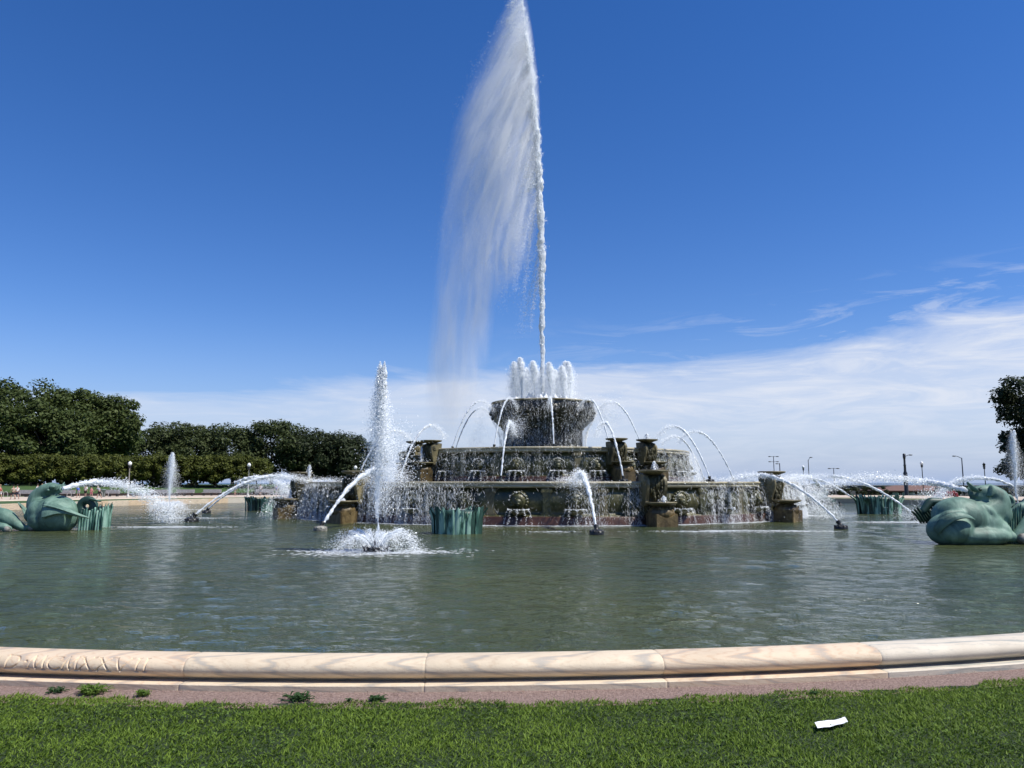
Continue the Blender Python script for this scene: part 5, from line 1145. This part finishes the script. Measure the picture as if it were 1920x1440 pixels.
for px, lb in ((12, 'at the left edge, beside the walker in red'), (20, 'left of the two walkers'), (38, 'just behind the two walkers'), (43, 'right of the two walkers'), (99, 'behind the snout of the left sea horse'), (138, 'left of the person in blue'), (196, 'left of the bin'), (207, 'right of the bin')): hoop(px, 103, 'grey hoop rail ' + lb)
bm = bmesh.new(); lathe(bm, [(.01, 0), (.28, 0), (.30, .9), (.33, .92), (.30, 1.02), (.01, 1.05)], 14); o = bm_obj('litter_bin', bm, plain('green_bin_paint', (.16, .22, .2)), None, True); o.location = ((201-960)/F*104, 104, gz((201-960)/F*104, 104)+.06); tag(o, 'round grey-green litter bin between two benches behind the foaming jet', 'bin')
# far sea wall behind left trees omitted; dark low kerb under the benches
def kerb(px0, px1, Y0, Y1):
    A = []; n = 30
    bm = bmesh.new(); prev = None
    for i in range(n+1):
        f = i/n; Y = Y0+(Y1-Y0)*f; x = (px0+(px1-px0)*f-960)/F*Y; z = gz(x, Y); vs = [bm.verts.new((x, Y+a, z+b)) for a, b in ((0, -.3), (0, .42), (.5, .42), (.5, -.3))]
        if prev:
            for j in range(3): bm.faces.new((prev[j], prev[j+1], vs[j+1], vs[j]))
        prev = vs
    tag(bm_obj('garden_wall', bm, M_brick, None), 'dark low garden wall behind the benches', 'wall')
kerb(-60, 560, 105.5, 121)

# lamp posts
def lamp_globe(px, Y, ytop, label, pole=M_pole, group='globe lamps along the left promenade', lantern=False):
    x = (px-960)/F*Y*.9925; z = gz(x, Y); H = atY(px, ytop, Y).z - z; t = empty('street_lamp', (x, Y, z)); tag(t, label, 'lamp post', group)
    bm = bmesh.new(); lathe(bm, [(.16, 0), (.17, .3), (.10, .45), (.075, .6), (.055, H-.95), (.09, H-.93)], 12); bm_obj('pole', bm, pole, t, True)
    bm = bmesh.new(); lathe(bm, [(.05, H-.95), (.13, H-.9), (.17, H-.75), (.12, H-.66), (.20, H-.58), (.20, H-.52), (.1, H-.5)], 12); bm_obj('collar', bm, M_steel, t, True)
    bm = bmesh.new()
    if lantern: lathe(bm, [(.14, H-.5), (.22, H-.2), (.24, H-.18), (.05, H-.02), (.02, H+.15), (.001, H+.16)], 8)
    else: lathe(bm, [(.12, H-.52), (.22, H-.38), (.24, H-.26), (.19, H-.13), (.07, H-.03), (.03, H), (.001, H+.04)], 14)
    bm_obj('globe', bm, M_steel if lantern else M_globe, t, True)
lamp_globe(242, 100, 865, 'white globe lamp on a pale pole left of the far upright jet')
lamp_globe(466, 104, 868, 'white globe lamp on a pale pole above the left reed clump')
lamp_globe(666, 112, 873, 'white globe lamp seen above the left end of the lowest basin', M_steel)
G4 = 'dark street lamps along the lake road at right'
lamp_globe(1730, 118, 865, 'dark lamp post with a glass globe above the pavilion roof', M_steel, G4)
lamp_globe(1847, 118, 868, 'dark lamp post with a pointed lantern, rightmost lamp', M_steel, G4, True)
lamp_globe(1507, 150, 873, 'dark lamp post with a pale globe left of the curved lamp', M_steel, G4)
def lamp_arms(px, Y, ytop, arms, label, thick=.09, orn=False):
    x = (px-960)/F*Y*.9925; z = gz(x, Y); H = atY(px, ytop, Y).z - z; t = empty('street_lamp', (x, Y, z)); tag(t, label, 'lamp post', G4)
    bm = bmesh.new(); pr = [(thick*1.8, 0), (thick*1.9, .8), (thick*1.2, 1.2), (thick, H*.5), (thick*.75, H-.1), (.01, H)]
    if orn: pr = [(.30, 0), (.32, H-3.2), (.2, H-2.9), (.17, H-2.0), (.24, H-1.9), (.16, H-1.8), (.15, H-.9), (.18, H-.85), (.22, H-.6), (.22, H-.1), (.01, H)]
    lathe(bm, pr, 12); bm_obj('pole', bm, M_steel, t, True)
    for dx, dz, up in arms:
        s = np.linspace(0, 1, 10); P = np.stack([dx*s, 0*s, H-.15-dz + up*np.sin(s*math.pi/2)], 1); V, Fq = tube_arr(P, np.full(10, thick*.45), 6); arr_mesh('arm', V, Fq, M_steel, t, True)
        bm = bmesh.new(); q = bmesh.ops.create_icosphere(bm, subdivisions=2, radius=1); bmesh.ops.transform(bm, matrix=Matrix.Translation((dx*1.1, 0, H-.17-dz+up)) @ Matrix.Diagonal((.34, .16, .10, 1)), verts=q['verts']); bm_obj('lamp_head', bm, M_steel, t, True)
lamp_arms(1452, 165, 855, [(.75, .0, .05), (-.75, 0, .05), (.75, 1.1, .05), (-.75, 1.1, .05)], 'thin mast with four lamp heads, leftmost of the right lamps')
lamp_arms(1463, 160, 868, [(-.5, .1, .1)], 'short hooked lamp beside the four-headed mast', .11)
lamp_arms(1517, 160, 862, [(.55, .1, .75)], 'thin lamp with an arm curving up to the right')
lamp_arms(1564, 150, 877, [(.75, 0, .02), (-.75, 0, .02)], 'small T-shaped double lamp above the right reed clump', .08)
lamp_arms(1289, 170, 862, [(.3, .1, .6)], 'faint curved lamp right of the middle basin', .07)
lamp_arms(1698, 125, 850, [(.95, .45, .35)], 'thick ornate dark lamp column with a curved arm', .1, True)
lamp_arms(1806, 130, 858, [(-1.15, .0, .42)], 'dark lamp with a long arm curving to the left', .10)

# ------------------------------------------------------------------ people
skin_m = plain('skin', (.42, .26, .19), .6)
def person(px, Y, h, top, bottom, hair, label, face=0, stride=.25, bend=0.0, arm=.2, hat=None):
    x = (px-960)/F*Y*.9925; z = gz(x, Y)+.06; t = empty('person', (x, Y, z), face, h/1.75); tag(t, label, 'person', 'visitors on the left promenade')
    def skin(name, joints, edges, mat, root=0):
        me = bpy.data.meshes.new(name); me.from_pydata([j[0] for j in joints], edges, []); o = bpy.data.objects.new(name, me); col.objects.link(o)
        md = o.modifiers.new('k', 'SKIN'); 
        for i, j in enumerate(joints):
            me.skin_vertices[0].data[i].radius = j[1] if isinstance(j[1], tuple) else (j[1], j[1]); me.skin_vertices[0].data[i].use_root = (i == root)
        sd = o.modifiers.new('s', 'SUBSURF'); sd.levels = 1; sd.render_levels = 1
        dg = bpy.context.evaluated_depsgraph_get(); m2 = bpy.data.meshes.new_from_object(o.evaluated_get(dg)); bpy.data.objects.remove(o)
        m2.materials.clear(); m2.materials.append(mat); m2.polygons.foreach_set('use_smooth', [True]*len(m2.polygons)); return link(name, m2, t)
    b = bend; sx = .42*math.sin(b); nk = (sx, 0, .93 + .50*math.cos(b)); ch = (sx*.7, 0, .93+.33*math.cos(b)); hd = (nk[0]+.16*math.sin(b)+.02, 0, nk[2]+.20*math.cos(b)+.01)
    s = stride
    J = [((0, 0, .93), (.13, .11)), (ch, (.14, .11)), (nk, .055), (hd, (.085, .10)), ((0, .09, .88), .085), ((s*.5, .10, .50), .062), ((s*.6, .10, .08), .042), ((s*.6+.14, .10, .04), .04),
         ((0, -.09, .88), .085), ((-s*.3, -.10, .50), .062), ((-s, -.10, .10), .042), ((-s+.13, -.10, .04), .04),
         ((ch[0], .20, ch[2]+.08), .055), ((ch[0]+arm*.5, .25, ch[2]-.18), .042), ((ch[0]+arm*1.3, .25, ch[2]-.38), .032), ((ch[0]-.0, -.20, ch[2]+.08), .055), ((ch[0]-arm*.4, -.25, ch[2]-.20), .042), ((ch[0]-arm*.2, -.26, ch[2]-.44), .032)]
    Ed = [(0, 1), (1, 2), (2, 3), (0, 4), (4, 5), (5, 6), (6, 7), (0, 8), (8, 9), (9, 10), (10, 11), (1, 12), (12, 13), (13, 14), (1, 15), (15, 16), (16, 17)]
    skin('body', J, Ed, skin_m)
    skin('shirt', [((0, 0, .90), (.155, .135)), (ch, (.165, .135)), ((nk[0], 0, nk[2]-.06), .08), ((ch[0], .20, ch[2]+.08), .075), ((ch[0]+arm*.3, .235, ch[2]-.08), .07), ((ch[0], -.20, ch[2]+.08), .075), ((ch[0]-arm*.25, -.235, ch[2]-.08), .07)], [(0, 1), (1, 2), (1, 3), (3, 4), (1, 5), (5, 6)], top)
    skin('trousers', [((0, 0, .96), (.15, .13)), ((0, .09, .86), .105), ((s*.45, .10, .54), .085), ((0, -.09, .86), .105), ((-s*.28, -.10, .54), .085)], [(0, 1), (1, 2), (0, 3), (3, 4)], bottom)
    bm = bmesh.new(); q = bmesh.ops.create_icosphere(bm, subdivisions=2, radius=1); bmesh.ops.transform(bm, matrix=Matrix.Translation((hd[0]-.015, 0, hd[2]+.045)) @ Matrix.Diagonal((.105, .10, .105, 1)), verts=q['verts']); bm_obj('hat' if hat else 'hair', bm, hat or hair, t, True)
mr, mw, mn, mb, mpk, mg, mdk, mkh = plain('red_cloth', (.45, .06, .05)), plain('white_cloth', (.72, .71, .70)), plain('navy_cloth', (.02, .025, .06)), plain('blue_cloth', (.06, .12, .45)), plain('pink_cloth', (.55, .18, .22)), plain('grey_cloth', (.34, .34, .38)), plain('black_cloth', (.015, .015, .017)), plain('beige_cloth', (.42, .36, .27))
hd_, hl = plain('dark_hair', (.02, .014, .01)), plain('fair_hair', (.30, .20, .11))
person(2, 90, 1.66, mr, mw, hl, 'person in a red top walking at the left edge', R(10), .3)
person(27, 88, 1.62, mkh, mdk, hd_, 'person with dark hair and beige top walking, left of the pair', R(170), .32)
person(34, 88.5, 1.66, mw, mn, hd_, 'person in a white top walking, right of the pair', R(170), .25)
person(72, 100, 1.75, mw, mdk, hd_, 'person in white behind the neck of the left sea horse', R(190), .1)
person(80, 101, 1.72, mpk, mn, hl, 'person with bare arms behind the head of the left sea horse', R(30), .1, 0, .35)
person(87, 98, 1.80, mn, mn, hd_, 'person in navy wearing a white cap above the left sea horse', R(0), .15, 0, .2, mw)
person(149, 98, 1.6, mb, mg, hd_, 'person in a blue shirt leaning, under the foaming jet', R(180), .2, .35, .4)
person(162, 99, 1.62, mw, mdk, hd_, 'slim person in white and black between the blue shirt and pink top', R(90), .1)
person(173, 97, 1.45, mpk, mpk, hd_, 'child in a pink top under the foaming jet', R(0), .2)
person(188, 93, 1.68, mg, mdk, hl, 'person in a pale grey top stooping under the foaming jet', R(180), .3, .5, .4)
person(442, 108, 1.7, mr, mkh, hd_, 'person in red behind the jet of the pointed spout head', R(0), .1)
person(489, 112, 1.7, mw, mn, hd_, 'person in white above the left reed clump', R(90), .1)
person(519, 113, 1.7, mb, mg, hl, 'person in blue above the right end of the left reed clump', R(90), .1)

# ------------------------------------------------------------------ near ground: grass, weeds, paper
def grass():
    n = 290000; X = rng.uniform(-5.4, 5.8, n); Y = rng.uniform(3.9, 7.3, n)
    d = np.hypot(X-LOB[0], Y-LOB[1]) - LR          # distance outside the inner rim edge
    edge = .69 + .05*np.sin(X*2.3) + .04*np.sin(X*7.1+1) + .03*np.sin(X*17)
    keep = (d > edge + np.abs(rng.normal(0, .03, n))); X, Y = X[keep], Y[keep]; n = len(X)
    q = np.array([mnoise.noise(Vector((x*2.2, y*2.2, 0))) for x, y in zip(X, Y)]); q2 = np.sin(X*1.3+Y*.8)
    h = (.020 + .021*rng.random(n))*(1+.30*q); w = rng.uniform(.0024, .0056, n); a = rng.uniform(0, 2*math.pi, n); lean = rng.uniform(.2, 1.4, n)*h*1.0
    wild = rng.random(n) < .02; h = np.where(wild, h*1.4, h); la = a + rng.normal(0, .5, n) + 1.57; la = np.where(rng.random(n) < .5, .6+rng.normal(0, .8, n)+q*2, la)
    cx, sx = np.cos(a), np.sin(a); lx, ly = np.cos(la)*lean, np.sin(la)*lean; z0 = np.full(n, -.012)
    def pt(f, k, s): return np.stack([X + s*cx*w*k + lx*f**2, Y + s*sx*w*k + ly*f**2, z0 + h*f*(1-.15*f)], 1)
    V = np.stack([pt(0, 1, -1), pt(0, 1, 1), pt(.55, .9, 1), pt(.55, .9, -1), pt(1, 0, 1)], 1).reshape(-1, 3); b = np.arange(n)*5
    Q = np.stack([b, b+1, b+2, b+3], 1); T = np.stack([b+3, b+2, b+4], 1)
    tag(arr_mesh('grass', V, [Q, T], M_blade), 'dense mown green grass in the foreground', 'grass', kind='stuff')
    # clover leaves among the grass
    n = 5200; X = rng.uniform(-6, 6.5, n); Y = rng.uniform(3.4, 7, n); d = np.hypot(X-LOB[0], Y-LOB[1]) - LR; q = np.array([mnoise.noise(Vector((x*1.1+9, y*1.1, 0))) for x, y in zip(X, Y)])
    k = (d > .8) & (q > -.05); X, Y = X[k], Y[k]; n = len(X); Pc = np.stack([X, Y, rng.uniform(.02, .04, n)], 1); Vs = []
    for j in range(3):
        a = rng.uniform(0, 6.28, n) if j == 0 else a + 2.1; r = .008*rng.uniform(.7, 1.2, n); c = Pc + np.stack([np.cos(a)*r, np.sin(a)*r, rng.normal(0, .002, n)], 1)
        u = np.stack([np.cos(a), np.sin(a), rng.normal(0, .3, n)], 1)*r[:, None]; v = np.stack([-np.sin(a), np.cos(a), rng.normal(0, .3, n)], 1)*r[:, None]
        Vs.append(np.stack([c-u, c+v*.9, c+u, c-v*.9], 1))
    V = np.concatenate(Vs).reshape(-1, 3); tag(arr_mesh('clover', V, np.arange(len(V)).reshape(-1, 4), M_weed), 'small clover leaves scattered in the lawn', 'clover', kind='stuff')
grass()
# soil under the blades
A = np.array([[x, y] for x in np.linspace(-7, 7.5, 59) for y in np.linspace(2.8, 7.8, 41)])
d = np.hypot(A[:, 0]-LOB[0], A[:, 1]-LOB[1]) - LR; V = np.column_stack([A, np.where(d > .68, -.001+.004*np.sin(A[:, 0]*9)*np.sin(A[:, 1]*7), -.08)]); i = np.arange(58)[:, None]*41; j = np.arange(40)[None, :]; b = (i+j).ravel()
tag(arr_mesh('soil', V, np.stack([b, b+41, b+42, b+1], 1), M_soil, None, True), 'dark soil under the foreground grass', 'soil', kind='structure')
def pebbles():
    n = 9000; s = rng.uniform(OS[0], OS[-1], n*6); P, Nn = along(s); q = rng.uniform(.39, .86, n*6); P = P+Nn*q[:, None]; k = (np.abs(P[:, 0]) < 6.5) & (P[:, 1] < 9.5); P = P[k][:n]; n = len(P)
    dirs = np.array([[1, 0, 0], [0, 1, 0], [-1, 0, 0], [0, -1, 0], [0, 0, 1]]); r = rng.uniform(.002, .007, n)[:, None, None]*(1+rng.normal(0, .2, (n, 5, 1)))
    V = (np.column_stack([P, np.full(n, .003)])[:, None, :] + dirs[None]*r).reshape(-1, 3); b = np.arange(n)*5
    tag(arr_mesh('grit', V, np.concatenate([np.stack([b+i, b+(i+1) % 4, b+4], 1) for i in range(4)]), M_gravel), 'loose pink grit beside the stone rim', 'gravel', kind='stuff')
pebbles()
def weed(px, py, w, h, n, mat, label):
    w *= .8; h *= .85; g = atZ(px, py, .0); t = []; V = []; Fq = []
    plant = empty('weed', (g.x, g.y, 0)); tag(plant, label, 'weed', 'weeds along the foot of the rim')
    for k in range(n):
        a = rng.uniform(0, 6.28); L = rng.uniform(.4, 1)*w/2; hh = rng.uniform(.2, 1)*h; lw = rng.uniform(.005, .012); c = np.array([math.cos(a), math.sin(a)*.6]); base = len(V)
        o = rng.normal(0, 1, 2)*w*.18
        for f, ww in ((0, .2), (.35, .7), (.7, 1), (.9, .6), (1, .05)):
            p = c*L*f + o; z = hh*math.sin(f*2.2)+.004; s = np.array([-math.sin(a), math.cos(a)])*lw*ww
            V += [(p[0]-s[0], p[1]-s[1], z), (p[0], p[1], z-.004), (p[0]+s[0], p[1]+s[1], z)]
        for j in range(4):
            for m in (0, 1): Fq.append((base+3*j+m, base+3*j+m+1, base+3*j+m+4, base+3*j+m+3))
    arr_mesh('leaves', V, np.array(Fq), mat, plant, True)
weed(172, 1301, .26, .075, 130, M_weed, 'bright green bushy weed below the carved numerals')
weed(106, 1297, .16, .04, 70, M_weed2, 'grey-green low weed left of the bright bushy one')
weed(267, 1305, .12, .055, 60, M_weed, 'small upright weed right of the bright bushy one')
weed(560, 1313, .25, .055, 120, M_weed2, 'dark green spreading weed at the lawn edge, left of centre')
weed(708, 1313, .16, .035, 70, M_weed2, 'small dark weed near the second joint of the rim')
weed(655, 1315, .07, .03, 14, M_weed2, 'tiny dark weed between two dark weeds')
weed(1525, 1302, .12, .03, 24, M_weed2, 'scrappy weed in the grit left of the paper')
# paper scrap
def paper():
    c = [atZ(x, y, .045) for x, y in ((1527, 1352), (1584, 1343), (1590, 1353), (1533, 1363))]
    V = []; n, m = 16, 5
    for i in range(n+1):
        for j in range(m+1):
            f, g = i/n, j/m; p = (c[0].lerp(c[1], f)).lerp(c[3].lerp(c[2], f), g); V.append((p.x, p.y, .036 + .003*math.sin(f*7+g*2) + (.005 if f > .93 else 0) + .0012*math.sin(f*17+g*4)))
    Fq = [(i*(m+1)+j, i*(m+1)+j+1, (i+1)*(m+1)+j+1, (i+1)*(m+1)+j) for i in range(n) for j in range(m)]
    tag(arr_mesh('paper_scrap', V, np.array(Fq), M_paper, None, True), 'crumpled white strip of paper lying on the lawn', 'paper')
paper()
